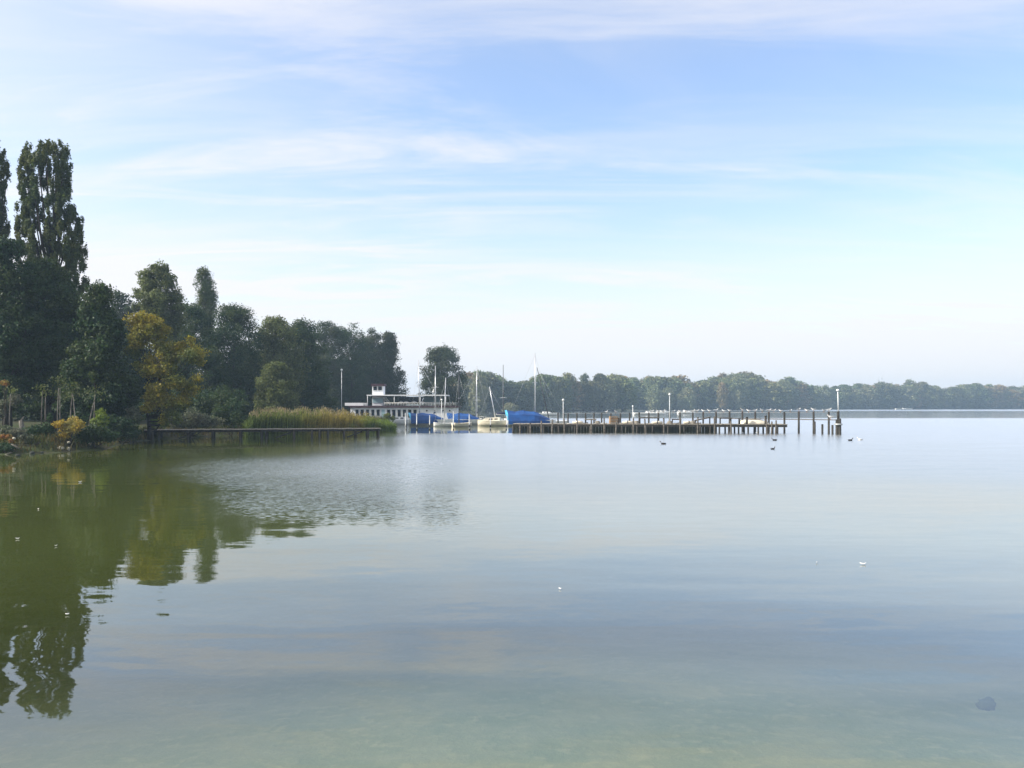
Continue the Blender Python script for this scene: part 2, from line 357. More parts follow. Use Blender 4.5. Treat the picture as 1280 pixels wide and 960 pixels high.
fl = N(t, 'ShaderNodeVectorMath', operation='MULTIPLY'); t.links.new(vec, fl.inputs[0]); fl.inputs[1].default_value = (.7, 1, 0)
nm = N(t, 'ShaderNodeVectorMath', operation='NORMALIZE'); a_ = N(t, 'ShaderNodeVectorMath', operation='ADD'); t.links.new(fl.outputs[0], a_.inputs[0]); a_.inputs[1].default_value = (0, 0, 1)
t.links.new(a_.outputs[0], nm.inputs[0])
gl = N(t, 'ShaderNodeBsdfGlossy', inp={'Roughness': .015, 'Color': (.99, .99, 1, 1)}); t.links.new(nm.outputs[0], gl.inputs['Normal']); t.links.new(rgh, gl.inputs['Roughness'])
tr = N(t, 'ShaderNodeBsdfTransparent', inp={'Color': (.82, .90, .72, 1)})
df = N(t, 'ShaderNodeBsdfDiffuse')
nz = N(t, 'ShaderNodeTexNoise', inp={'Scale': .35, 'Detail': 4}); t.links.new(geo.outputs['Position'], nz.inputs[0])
body_lift = mrange(t, math_(t, 'ADD', X, math_(t, 'MULTIPLY', math_(t, 'SUBTRACT', nz.outputs[0], .5), 3.0)), -5.0, 3.0)  # body colour lightened away from the left bank to brighten a dark band
t.links.new(mixc(t, body_lift, mixc(t, nz.outputs[0], (.048, .062, .012), (.060, .074, .016)), mixc(t, nz.outputs[0], (.115, .14, .12), (.135, .16, .13))), df.inputs[0])
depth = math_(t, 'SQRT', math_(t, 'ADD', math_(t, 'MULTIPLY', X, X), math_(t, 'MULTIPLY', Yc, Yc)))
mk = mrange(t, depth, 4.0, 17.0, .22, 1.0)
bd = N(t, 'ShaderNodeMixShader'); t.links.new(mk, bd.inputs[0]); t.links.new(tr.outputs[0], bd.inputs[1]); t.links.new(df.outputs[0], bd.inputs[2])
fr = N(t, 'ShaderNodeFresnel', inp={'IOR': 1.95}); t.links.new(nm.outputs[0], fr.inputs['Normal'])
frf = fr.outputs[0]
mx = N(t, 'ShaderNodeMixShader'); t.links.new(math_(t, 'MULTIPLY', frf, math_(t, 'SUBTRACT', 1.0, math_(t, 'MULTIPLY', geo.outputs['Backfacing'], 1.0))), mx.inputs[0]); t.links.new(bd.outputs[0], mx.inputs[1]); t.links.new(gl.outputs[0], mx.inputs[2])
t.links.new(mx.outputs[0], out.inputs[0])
wt = mesh_np('water', [(-740, -70, 0), (740, -70, 0), (740, 1150, 0), (-740, 1150, 0)], [(0, 1, 2, 3)], mw); tag(wt, kind='structure')

# ================================================================== foliage
def leaves(cl, n, size, r, out=.75, aspect=.6, shell=.45):
    """cl: (k,6) clump centres and radii; n leaf-sized quads spread through them"""
    cl = np.asarray(cl, float); w = (cl[:, 3] * cl[:, 5] + cl[:, 3] * cl[:, 4]) ** 1.0; w /= w.sum()
    idx = r.choice(len(cl), n, p=w)
    d = r.normal(size=(n, 3)); d /= np.linalg.norm(d, axis=1)[:, None]
    rad = r.random(n) ** shell
    lump = 1 + .18 * np.sin(d[:, 0] * 5 + idx) + .18 * np.sin(d[:, 2] * 6 + idx * 2.1) + .12 * np.sin(d[:, 1] * 9 + idx * 1.3)
    c = cl[idx, :3] + d * cl[idx, 3:] * (rad * lump)[:, None]
    nrm = d * out + r.normal(size=(n, 3)) * .55; nrm /= np.linalg.norm(nrm, axis=1)[:, None]
    u = np.cross(nrm, r.normal(size=(n, 3))); u /= np.linalg.norm(u, axis=1)[:, None] + 1e-9; v = np.cross(nrm, u)
    s = size * r.uniform(.6, 1.4, n)[:, None]
    V = np.stack([c - u * s, c - v * s * aspect, c + u * s, c + v * s * aspect], 1).reshape(-1, 3)
    return V, np.arange(4 * n).reshape(-1, 4)

def crown_auto(cx, cy, zb, zt, w, r, k=30, prof=None, depth=.8):
    """clumps filling an uneven crown envelope: an outer skin of clumps and a filled middle"""
    cl = []; H = zt - zb
    prof = prof or broad
    us = []
    for i in range(10):
        u = .12 + .76 * (i + r.random()) / 10; hw = w / 2 * prof(u) * .62
        cl.append((cx + r.uniform(-.15, .15) * w, cy, zb + u * H, hw, hw * depth, H * .10))
    while len(us) < k * 2.6:
        u = r.random()
        if r.random() < .25 + .75 * prof(u): us.append(u)
    for i, u in enumerate(us):
        hw = w / 2 * prof(u) * r.uniform(.86, 1.08)
        rr = min(H * .11, w * .145) * r.uniform(.5, 1.25)
        a = r.uniform(0, 6.283); q = max(hw - rr * .8, .05) * (1 if i % 3 else math.sqrt(r.random()))
        z = min(zb + u * H, zt - rr * r.uniform(.75, 1.05))
        cl.append((cx + math.cos(a) * q, cy + math.sin(a) * q * depth, z, rr, rr * depth, rr * r.uniform(.75, 1.0)))
    return cl
broad = lambda u: max(.15, (1 - abs((u - .42) / .62) ** 2.6)) ** .75

def make_tree(name, label, base, clumps, n, size, leafm, barkm='bark', tr=.22, r=None, lean=0.0, group=None, cat='tree', limbs=14, trunk_top=.8, aspect=.6, out=.75, shell=.45):
    """tree standing at base: tapered trunk with limbs to the clumps, and a crown of leaf-sized faces"""
    r = r or rng; bx, by = base; bz = gh(bx, by) - .1
    T = thing(name, label, cat, (bx, by, bz), 0, group)
    cl = np.array(clumps, float); cl[:, 0] -= bx; cl[:, 1] -= by; cl[:, 2] -= bz
    zt = cl[:, 2].max() * trunk_top; top = cl[np.argsort(-cl[:, 2])[:4], :2].mean(0)
    m = MB(); pts = []; K = 7
    for i in range(K):
        u = i / (K - 1); pts.append((top[0] * u ** 1.5 + .12 * math.sin(u * 7 + bx), top[1] * u ** 1.5, zt * u))
    m.tube(pts, [tr * (1 - .82 * i / (K - 1)) * (1.35 if i == 0 else 1) for i in range(K)], 8)
    for q in r.permutation(len(cl))[:limbs]:
        c = Vector(cl[q, :3]); u = max(.12, min(.92, (c.z * .62) / zt)); a = Vector(pts[0]).lerp(Vector(pts[-1]), u)
        a = Vector((np.interp(u, np.linspace(0, 1, K), [p[0] for p in pts]), np.interp(u, np.linspace(0, 1, K), [p[1] for p in pts]), zt * u))
        mid = a.lerp(c, .5) + Vector((0, 0, -.08 * (c - a).length)); w = tr * (1 - .8 * u) * .5
        m.tube([a, mid, c], [w, w * .7, w * .25], 5)
    m.build('trunk', M[barkm], T)
    V, Fq = leaves(cl, n, size, r, out, aspect, shell)
    mesh_np('crown', V, Fq, M[leafm], T)
    return T

def px_clumps(lst, Y, r, depth=1.0, dy=0.0):
    """clumps given as (pixel x, row, radius x, radius z) at distance Y"""
    k = Y / F; res = []
    for a in lst:
        x, row, rx = a[:3]; rz = a[3] if len(a) > 3 else rx
        res.append((gx(x, Y), Y + dy + r.uniform(-.6, .6) * rx * k, gz(row, Y), rx * k, rx * k * depth, rz * k))
    return res
def columns(cols, Y, r, step=9):
    res = []
    for (x0, r0, x1, r1, w) in cols:
        n = max(3, int(abs(r0 - r1) / step))
        for i in range(n + 1):
            u = i / n; ww = w * (1 - .38 * u ** 2.5) * r.uniform(.6, 1.15)
            for q in (-1, 1): res.append((x0 + (x1 - x0) * u + q * r.uniform(.05, .75) * w * (1 - .4 * u ** 3), r0 + (r1 - r0) * u + r.uniform(-5, 5), ww * .55, ww * 1.15))
    return res

R = np.random.default_rng(11)
def silhouette(rows, lefts, rights, n, Y, r, gaps=(), wx=(2.8, 6.0), el=2.5):
    """narrow upright clumps filling an outline given as left and right pixel columns per row"""
    res = []; k = Y / F
    while len(res) < n:
        row = r.uniform(rows[0], rows[-1]); l, q = np.interp(row, rows, lefts), np.interp(row, rows, rights)
        if r.random() > (q - l) / 95 + .15: continue
        w = r.uniform(*wx) * min(1, .45 + (q - l) / 70); x = r.uniform(l + w * .5, q - w * .5)
        if any(abs(x - g[0]) < g[2] and abs(row - g[1]) < g[3] for g in gaps): continue
        row = max(row, rows[0] + w * el * .5)
        dep = math.sqrt(max(.04, 1 - ((x - (l + q) / 2) / ((q - l) / 2 + 1e-6)) ** 2)) * (q - l) / 2 * .8
        res.append((gx(x, Y), Y + r.uniform(-1, 1) * dep * k, gz(row, Y), w * k, w * k, w * el * k))
    return res
# ---- the tall poplars
Y = 55
c = silhouette([178, 190, 205, 235, 262, 300, 350, 410, 470], [60, 33, 27, 24, 24, 23, 26, 28, 34], [78, 85, 88, 87, 99, 104, 107, 108, 102], 700, Y, R, [(61, 222, 3, 14), (92, 246, 3, 12)], (2.0, 4.4), 2.6)
make_tree('poplar_tree', 'tall slender poplar with twin tops rising above the left bank', (gx(62, Y), Y), c, 150000, .060, 'poplar_leaf', tr=.28, r=R, limbs=30, trunk_top=.95, out=.45, shell=.75, aspect=.7)
c = silhouette([174, 190, 215, 240, 262, 290, 330, 400, 470], [-10, -16, -22, -27, -34, -38, -40, -40, -36], [-1, 5, 10, 8, 4, 10, 12, 20, 22], 520, Y, R, (), (2.0, 4.6), 2.6)
make_tree('poplar_tree', 'poplar cut off by the left edge of the photo, beside the twin-topped one', (gx(-10, Y), Y), c, 110000, .060, 'poplar_leaf', tr=.32, r=R, limbs=60, trunk_top=.95, out=.45, shell=.75, aspect=.7)
# ---- dark broadleaf trees of the left bank
def auto_tree(label, px, top, w, Y, leafm, n, size=.11, zb=1.2, prof=None, k=34, name='broadleaf_tree', tr=.22, bark='bark', seed=0, group=None, out=.75, limbs=16):
    r = np.random.default_rng(100 + seed); x = gx(px, Y); k_ = Y / F
    n = int(n * 1.9); size = size * .74
    cl = crown_auto(x, Y, zb, gz(top, Y), w * k_, r, k, prof)
    return make_tree(name, label, (x, Y), cl, n, size, leafm, bark, tr, r, group=group, out=out, limbs=limbs)
cone = lambda u: max(.2, (1 - u) ** .6 * 1.1) if u > .2 else .95
auto_tree('dark leafy tree at the left edge, below the cut-off poplar', 8, 296, 92, 51, 'dark_leaf', 26000, seed=1, zb=2.6, prof=broad)
auto_tree('dark tree at the foot of the twin-topped poplar', 62, 322, 95, 52.5, 'dark_leaf', 26000, seed=2, zb=2.8, prof=broad)
auto_tree('broad dark tree sloping down to the water between the tall poplar and the golden tree', 124, 352, 100, 50, 'dark_leaf', 30000, seed=3, zb=1.4, prof=cone, k=44)
auto_tree('greyish tree top showing behind, just left of the tall pale green tree', 150, 362, 60, 88, 'alder_leaf', 12000, .14, seed=4, zb=2)
Y = 74
c = px_clumps([(184, 345, 10), (200, 341, 12), (212, 352, 11), (190, 358, 15), (213, 370, 13), (176, 368, 8), (200, 378, 19), (222, 384, 9), (188, 392, 18), (212, 400, 18), (170, 384, 7), (200, 420, 20), (194, 335, 6), (208, 337, 6)], Y, R)
make_tree('aspen_tree', 'pale green loose-topped tree standing above the golden tree', (gx(200, Y), Y), c, 32000, .085, 'mid_leaf', tr=.25, r=R)
Y = 96
c = silhouette([335, 345, 355, 375, 400, 420], [250, 245, 244, 246, 249, 250], [260, 264, 268, 271, 269, 266], 120, Y, R, [(263, 362, 1.2, 8)], (5, 9), 1.5)
make_tree('poplar_tree', 'small distant poplar poking up behind the dark trees', (gx(258, Y), Y), c, 20000, .075, 'poplar_leaf', tr=.18, r=R, limbs=24, trunk_top=.9, out=.5, shell=.6)
# ---- golden willow
Y = 50
c = []
for (x_, r_, rx_) in [(178, 408, 24), (181, 418, 17), (176, 428, 15), (164, 418, 12), (200, 412, 14), (188, 426, 26), (170, 436, 14), (214, 430, 16), (234, 428, 11), (226, 446, 26), (200, 450, 20), (180, 460, 14), (246, 454, 10), (194, 472, 20), (222, 468, 24), (240, 478, 16), (186, 490, 14),
                       (210, 492, 22), (236, 498, 16), (200, 510, 18), (224, 512, 18), (184, 515, 10), (212, 524, 14)]:
    for q in range(4):
        a = R.uniform(0, 6.28); c.append((x_ + math.cos(a) * rx_ * .55, r_ + math.sin(a) * rx_ * .45, rx_ * R.uniform(.42, .68), rx_ * R.uniform(.36, .55)))
c = px_clumps(c, Y, R)
make_tree('willow_tree', 'golden yellow autumn tree leaning over the end of the small jetty', (gx(186, Y + 4), Y + 4), c, 40000, .06, 'autumn_leaf', tr=.15, r=R, limbs=45, out=.55, shell=.7)
# ---- the dark wood from the golden tree to the clubhouse
auto_tree('dark tree right behind the golden tree', 236, 378, 82, 84, 'dark_leaf', 26000, seed=5, zb=.8, prof=broad)
auto_tree('tall dark tree right of the small distant poplar', 292, 379, 88, 88, 'dark_leaf', 28000, seed=6, zb=.8, prof=broad, k=40)
auto_tree('dark tree with a lighter crown top left of the long even row', 345, 396, 78, 92, 'mid_leaf', 22000, .13, seed=7, zb=1.0, prof=broad)
auto_tree('lower green tree at the left end of the reed bed', 346, 452, 60, 80, 'mid_leaf', 14000, seed=8, zb=.7)
auto_tree('first dark tree of the even row behind the reeds', 378, 397, 72, 97, 'dark_leaf', 20000, .13, seed=9, zb=.8, prof=broad)
auto_tree('second dark tree of the even row behind the reeds', 408, 400, 62, 129, 'alder_leaf', 20000, .13, seed=10, zb=.8, prof=broad)
auto_tree('third tree of the even row, behind the grey lamp post', 438, 403, 60, 133, 'dark_leaf', 20000, .13, seed=11, zb=.8, prof=broad)
auto_tree('fourth tree of the even row, behind the clubhouse tower', 464, 408, 52, 138, 'alder_leaf', 18000, .14, seed=12, zb=.8, prof=broad)
auto_tree('loose pointed alder at the right end of the dark wood', 487, 414, 54, 140, 'alder_leaf', 15000, .15, seed=13, zb=.8, prof=lambda u: (max(.12, 1 - u) ** .6) * 1.08 if u > .25 else .9, k=44)
auto_tree('lone round dark tree between the masts behind the clubhouse', 554, 432, 62, 152, 'alder_leaf', 19000, .17, seed=14, zb=1.2, k=40)
# woodland behind, seen through the gaps
protoW = [auto_tree('dark woodland tree closing the gaps behind the left bank', px, top, w, Y, 'dark_leaf', 12000, .16, seed=20 + i, zb=.6, prof=broad, name='woodland_tree', group='woodland trees behind the bank')
          for i, (px, top, w, Y) in enumerate([(-20, 380, 80, 70), (60, 400, 90, 72), (130, 400, 80, 70)])]
WL = []
for i, (px, Y, s) in enumerate([(10, 84, 1.0), (95, 86, .95), (180, 82, .8), (262, 80, .75), (320, 98, .95), (215, 92, 1.05), (-60, 74, 1.2), (360, 112, 1.05), (300, 110, 1.1), (395, 134, 1.1), (425, 140, 1.1), (150, 76, .85), (165, 79, .85), (450, 140, 1.15), (-100, 66, 1.3), (478, 150, .9)]):
    x = gx(px, Y); WL.append((px, dup(protoW[i % 3], (x, Y, gh(x, Y) - .1), i * 1.3, s)))
for i, (px, o) in enumerate(sorted(WL + list(zip((-20, 60, 130), protoW)), key=lambda q: q[0])): o['label'] = ORD[i] + ' dark woodland tree from the left, filling the gaps behind the bank'
# pale thin trunks of the understorey
for i, (px, top, lean, Y) in enumerate([(72, 496, .0, 47), (76, 496, .1, 47.5), (87, 500, -.1, 46), (98, 505, .35, 45), (108, 505, -.45, 45.5), (118, 500, .02, 46), (52, 500, .0, 49), (57, 500, .05, 49), (12, 505, .0, 45)]):
    x = gx(px, Y); zb = gh(x, Y) - .05; r = np.random.default_rng(60 + i)
    T = thing('sapling', ['upright pale sapling above the yellow shrub, left of its twin', 'upright pale sapling above the yellow shrub, right of its twin', 'short sapling above the right part of the yellow shrub', 'pale sapling leaning left, right of the yellow shrub', 'pale sapling leaning right, crossing toward the lime bush', 'straight sapling behind the lime green bush', 'dim sapling left of the yellow shrub', 'dim sapling between the twin saplings and its neighbour', 'sapling under the orange foliage at the left edge'][i], 'sapling', (x, Y, zb), 0, 'pale sapling trunks on the left bank')
    h = gz(top, Y) - zb + .5
    MB().tube([(0, 0, 0), (-lean * .5, 0, h * .5), (-lean, .1, h)], [.035, .028, .015], 6).build('trunk', M['pale_bark'], T)
    V, Fq = leaves([(-lean + r.uniform(-.3, .3), .1, h + r.uniform(-.3, .5), .38, .38, .22) for _ in range(3)], 60, .055, r); mesh_np('crown', V, Fq, M['mid_leaf'], T)

# ================================================================== shrubs on the bank
def shrub(label, lst, Y, n, size, leafm, seed, name='shrub', group=None, lift=0):
    r = np.random.default_rng(seed); cl = np.array(px_clumps(lst, Y, r)); bx = cl[:, 0].mean(); bz = gh(bx, Y) - .05
    T = thing(name, label, 'shrub', (bx, Y, bz), 0, group); cl[:, 0] -= bx; cl[:, 1] -= Y; cl[:, 2] -= bz
    m = MB()
    for q in cl:
        m.tube([(r.uniform(-.15, .15), 0, 0), (q[0] * .6, q[1] * .6, q[2] * .5), tuple(q[:3])], [.03, .02, .008], 5)
    m.build('stem', M['bark'], T)
    V, Fq = leaves(cl, n, size, r, .6, .55, .5); V[:, 2] = np.maximum(V[:, 2], .02); mesh_np('foliage', V, Fq, M[leafm], T)
    return T
shrub('bright yellow shrub at the water edge of the left bank', [(76, 530, 9, 6), (88, 528, 11, 6), (100, 531, 8, 6), (84, 538, 10, 7), (80, 545, 7, 6), (92, 537, 9, 6)], 41.5, 3000, .05, 'yellow_leaf', 1)
shrub('dark olive shrub left of the yellow one', [(45, 540, 14, 10), (60, 538, 10, 9), (35, 545, 12, 9), (55, 548, 12, 9), (62, 522, 4, 6)], 41.5, 4500, .055, 'dark_leaf', 2)
shrub('dark shrub right of the yellow one, over the water', [(105, 543, 12, 9), (120, 540, 14, 10), (112, 548, 14, 7), (135, 545, 12, 8)], 42.5, 4500, .055, 'dark_leaf', 3)
shrub('lime green bush in front of the leaning pale saplings', [(124, 516, 6, 6), (128, 522, 8, 5), (118, 527, 8, 4), (130, 528, 7, 5)], 44, 2000, .055, 'lime_leaf', 4)
shrub('dark bush between the bank and the start of the jetty', [(150, 540, 13, 9), (165, 540, 10, 9), (140, 530, 12, 12), (155, 528, 10, 8)], 48, 4200, .06, 'dark_leaf', 5)
shrub('pale-tipped bush beside the golden tree trunk', [(166, 514, 7, 7), (172, 522, 8, 8), (163, 526, 7, 8)], 49.5, 2200, .06, 'grey_leaf', 6)
shrub('small lime green bush under the golden tree', [(196, 528, 7, 5), (203, 530, 7, 5), (190, 532, 5, 4)], 56.5, 1500, .06, 'lime_leaf', 7)
shrub('grey-green rounded bush behind the jetty with feathery tips', [(220, 524, 12, 8), (236, 520, 13, 9), (250, 524, 13, 9), (266, 527, 12, 8), (244, 530, 20, 6), (228, 531, 14, 6)], 59, 5500, .065, 'grey_leaf', 8)
shrub('dark low bush between the feathery bush and the reeds', [(284, 526, 12, 9), (298, 522, 12, 12), (274, 518, 12, 10), (292, 508, 14, 12)], 62, 4800, .07, 'dark_leaf', 9)
shrub('small orange bush lit at the left edge under the trees', [(4, 478, 4, 3.5), (9, 480, 4, 3)], 46, 500, .05, 'orange_leaf', 10)
shrub('mixed green undergrowth below the trees at the left edge', [(5, 508, 10, 9), (18, 500, 9, 8), (-8, 512, 10, 10)], 48, 2600, .06, 'grey_leaf', 11)
shrub('dark undergrowth behind the pale saplings', [(45, 512, 20, 12), (80, 508, 22, 14), (115, 510, 22, 14), (150, 506, 22, 16), (20, 505, 16, 14)], 54, 11000, .08, 'dark_leaf', 12)
shrub('dark undergrowth behind the golden tree', [(190, 510, 20, 16), (220, 505, 22, 18), (255, 505, 22, 18), (285, 500, 20, 20)], 66, 11000, .08, 'dark_leaf', 13)
shrub('dark undergrowth left of the clubhouse behind the reeds', [(350, 505, 22, 12), (385, 500, 24, 14), (408, 504, 14, 10)], 100, 11000, .11, 'dark_leaf', 14)
shrub('green waterside bush at the right end of the reeds', [(484, 520, 5, 4), (491, 523, 4, 3)], 82, 900, .07, 'mid_leaf', 15)
shrub('flowering plant with orange blooms at the left water edge', [(3, 546, 5, 4), (11, 547, 5, 4), (16, 552, 4, 4)], 38.8, 800, .045, 'orange_leaf', 16)
shrub('dark green plant below the orange blooms', [(4, 558, 8, 5), (13, 560, 7, 5), (0, 565, 6, 4)], 38.4, 1500, .045, 'dark_leaf', 17)
shrub('olive ground bush above the orange blooms', [(20, 540, 12, 5), (5, 537, 12, 4), (34, 550, 10, 8)], 40, 2500, .05, 'grey_leaf', 18)

# grass fringe along the bank
r = np.random.default_rng(5); V = []; n = 0
for a, b in zip(shore[2:13], shore[3:14]):
    L = np.hypot(*(b - a)); k = int(L * 150)
    u = r.random(k); p = a + u[:, None] * (b - a) + r.normal(size=(k, 2)) * .5; nrm = np.array([-(b - a)[1], (b - a)[0]]) / L; p += nrm * r.uniform(.1, 3.0, (k, 1))
    V.append(p)
P = np.vstack(V); h = ground_h(P); keep = h > .02; P = P[keep]; h = h[keep]; k = len(P)
a = r.uniform(0, 6.28, k); w = .03; hh_ = r.uniform(.12, .45, k); ln = r.normal(size=(k, 2)) * .10
dx = np.cos(a) * w; dy = np.sin(a) * w; z0 = h - .03
Vg = np.stack([np.stack([P[:, 0] - dx, P[:, 1] - dy, z0], 1), np.stack([P[:, 0] + dx, P[:, 1] + dy, z0], 1), np.stack([P[:, 0] + ln[:, 0], P[:, 1] + ln[:, 1], h + hh_], 1)], 1).reshape(-1, 3)
M['grass'] = mat('bank_grass', (.06, .075, .02), vscale=.6, col2=(.11, .09, .03), island=.4, transl=.3)
tag(mesh_np('grass', Vg, np.arange(3 * k).reshape(-1, 3), M['grass']), 'rough grass and weeds fringing the left bank', 'grass', kind='stuff')

# ================================================================== reed bed
r = np.random.default_rng(8); k = 17000
u = r.random(k) ** .85; u = r.random(k)
pxr = 306 + u * 186; Yr = 60 + u * 14 + r.uniform(0, 1, k) * (6 + 5 * np.sin(u * 3.1)); xr = (pxr - 640) / F * Yr
toprow = np.interp(pxr, [304, 312, 330, 400, 432, 455, 478, 493], [529, 518, 513, 513, 516, 520.5, 525, 532]) + 1.6 * np.sin(pxr * .23) + 1.2 * np.sin(pxr * .71 + 1) + np.abs(r.normal(size=k)) * 3.4 - 2.2 + 1.5 * np.sin(Yr * 1.7 + pxr * .11)
zt = EYE + (HR - toprow) / F * Yr; zt = np.maximum(zt * r.uniform(.62, 1.0, k), .3)
a = r.uniform(0, 6.28, k); w = r.uniform(.010, .022, k); lx = r.normal(size=k) * .12 + .06; ly = r.normal(size=k) * .12
def ring(fr, ww, off): return [np.stack([xr + lx * off - np.cos(a) * w * ww, Yr + ly * off - np.sin(a) * w * ww, -.3 + (zt + .3) * fr], 1), np.stack([xr + lx * off + np.cos(a) * w * ww, Yr + ly * off + np.sin(a) * w * ww, -.3 + (zt + .3) * fr], 1)]
L0 = ring(0, 1, 0); L1 = ring(.6, 1.3, .35); L2 = ring(.88, 1.0, .8); L3 = ring(1, .2, 1.3)
Vr = np.stack(L0 + L1 + L2 + L3, 1).reshape(-1, 3); b = np.arange(k) * 8
Fr = np.concatenate([np.stack([b, b + 1, b + 3, b + 2], 1), np.stack([b + 2, b + 3, b + 5, b + 4], 1), np.stack([b + 4, b + 5, b + 7, b + 6], 1)])
# drooping leaves and plumes
kl = 26000; i_ = r.integers(0, k, kl); fr_ = r.uniform(.25, .95, kl); a2 = r.uniform(0, 6.28, kl); ll = r.uniform(.18, .42, kl)
p0 = np.stack([xr[i_] + lx[i_] * fr_, Yr[i_] + ly[i_] * fr_, -.3 + (zt[i_] + .3) * fr_], 1); dv = np.stack([np.cos(a2) * ll, np.sin(a2) * ll, ll * r.uniform(.1, .9, kl)], 1)
up = np.array([[0, 0, .018]]); Vl = np.stack([p0, p0 + dv * .5 - up, p0 + dv, p0 + dv * .5 + up], 1).reshape(-1, 3)
nV = len(Vr); Vl_f = np.arange(4 * kl).reshape(-1, 4) + nV
kp = 5200; i_ = r.integers(0, k, kp); i_ = i_[zt[i_] > 1.35]; kp = len(i_)
p0 = np.stack([xr[i_] + lx[i_] * 1.1, Yr[i_] + ly[i_] * 1.1, zt[i_] - .05], 1); a3 = r.uniform(0, 6.28, kp); sd = np.stack([np.cos(a3), np.sin(a3), 0 * a3], 1) * .035; tp = np.array([[.03, 0, .24]])
Vp = np.stack([p0, p0 + tp * .45 - sd, p0 + tp, p0 + tp * .45 + sd], 1).reshape(-1, 3); Vp_f = np.arange(4 * kp).reshape(-1, 4) + nV + len(Vl)
mr = bpy.data.materials.new('reed'); mr.use_nodes = True; t = mr.node_tree; t.nodes.clear(); out = N(t, 'ShaderNodeOutputMaterial')
geo = N(t, 'ShaderNodeNewGeometry'); sx = N(t, 'ShaderNodeSeparateXYZ'); t.links.new(geo.outputs['Position'], sx.inputs[0])
no = N(t, 'ShaderNodeTexNoise', inp={'Scale': .8, 'Detail': 5}); t.links.new(geo.outputs['Position'], no.inputs[0])
rp = N(t, 'ShaderNodeValToRGB'); e = rp.color_ramp.elements; e[0].position = 0; e[0].color = (.13, .18, .05, 1); e[1].position = 1; e[1].color = (.16, .23, .05, 1)
for p_, c_ in ((.30, (.20, .23, .06, 1)), (.48, (.36, .29, .07, 1)), (.68, (.34, .28, .07, 1)), (.82, (.18, .24, .05, 1))): q = e.new(p_); q.color = c_
t.links.new(math_(t, 'ADD', mrange(t, sx.outputs[0], -19, -10.5, 0, 1, False), math_(t, 'MULTIPLY', math_(t, 'SUBTRACT', no.outputs[0], .5), .5)), rp.inputs[0])
hs = N(t, 'ShaderNodeHueSaturation'); t.links.new(rp.outputs[0], hs.inputs['Color']); t.links.new(mrange(t, geo.outputs['Random Per Island'], 0, 1, .35, 1.15, False), hs.inputs['Value'])
dd = N(t, 'ShaderNodeBsdfDiffuse'); tl = N(t, 'ShaderNodeBsdfTranslucent'); ms = N(t, 'ShaderNodeMixShader', inp={0: .4})
t.links.new(hs.outputs[0], dd.inputs[0]); t.links.new(hs.outputs[0], tl.inputs[0]); t.links.new(dd.outputs[0], ms.inputs[1]); t.links.new(tl.outputs[0], ms.inputs[2]); t.links.new(ms.outputs[0], out.inputs[0])
M['plume'] = mat('reed_plume', (.28, .24, .13), vscale=2, var=.3, island=.3, transl=.4)
FF = np.concatenate([Fr, Vl_f, Vp_f]); mi = np.concatenate([np.zeros(len(Fr) + len(Vl_f), int), np.ones(kp, int)])
reed = mesh_np('reed_bed', np.concatenate([Vr, Vl, Vp]), FF, None, mats=[mr, M['plume']], mi=mi)
tag(reed, 'yellow and green reeds standing in the water behind the small jetty', 'reeds', kind='stuff')

# ================================================================== small jetty on the left
A = Vector((gx(180, 54.5), 54.5, 0)); B = Vector((gx(475, 58), 58, 0)); D = (B - A); L = D.length; ang = math.atan2(D.y, D.x)
J = thing('jetty', 'low narrow wooden jetty running along the reeds', 'jetty', tuple(A), ang)
m = MB(); x = 0
while x < L:
    m.box((x + .07, .5, .64 + random.uniform(-.008, .008)), (.13, 1.15 + random.uniform(-.05, .05), .045)); x += .14
m.build('deck', M['grey_plank'], J)
MB().box((L / 2, .05, .54), (L, .07, .14)).box((L / 2, .95, .54), (L, .07, .14)).build('beam', M['wet_wood'], J)
for i, px in enumerate([190, 198, 232, 262, 296, 322, 328, 363, 386, 396, 407, 428, 443, 459, 473]):
    f = (px - 180) / 295 * L
    for yy in (.0, .95):
        MB().tube([(f + random.uniform(-.04, .04), yy, -1.4), (f, yy, .56)], [.085, .075], 8).build('post', M['wet_wood'], J)
for f in (2.2, 8.3, 13.0): MB().box((f + .45, .0, .26), (1.1, .05, .09), tilt=(0, -.35)).build('brace', M['wet_wood'], J)

# ================================================================== main pier
A = Vector((gx(641, 68.4), 68.4, 0)); B = Vector((gx(984, 66.2), 66.2, 0)); D = B - A; L = D.length; ang = math.atan2(D.y, D.x)
P = thing('pier', 'long weathered boat pier crossing the right half of the lake view', 'pier', tuple(A), ang)
def on_pier(px, off=0.0):
    """point on the pier's front edge under a pixel column, moved back by off metres"""
    k = (px - 640) / F; # A + s*D : x = k*Y
    s = (k * A.y - A.x) / (D.x - k * D.y); p = A + D * s; nrm = Vector((-D.y, D.x, 0)).normalized(); return p + nrm * off
m = MB(); x = 0
while x < L:
    m.box((x + .08, .95, .74 + random.uniform(-.012, .012)), (.15, 1.9 + random.uniform(-.08, .08), .05)); x += .165
m.build('deck', M['grey_plank'], P)
MB().box((L / 2, .03, .62), (L, .09, .18)).box((L / 2, 1.85, .62), (L, .09, .18)).build('beam', M['wet_wood'], P)
m = MB()      # boards added under the deck on the moored side to darken the underside
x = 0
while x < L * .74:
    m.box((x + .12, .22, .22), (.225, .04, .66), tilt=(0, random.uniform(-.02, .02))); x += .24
m.build('shade_board', M['shade_wood'], P)
u = 0
while u < L:
    for yy in (.0, 1.85): MB().tube([(u, yy, -2.2), (u + random.uniform(-.05, .05), yy, .6)], .07, 8).build('post', M['wet_wood'], P)
    u += 1.25 if u < L * .66 else .75
U = thing('mooring_post', 'pale weathered mooring post standing against the front of the pier', 'mooring post', (0, 0, -100), 0, 'mooring posts along the front of the pier')
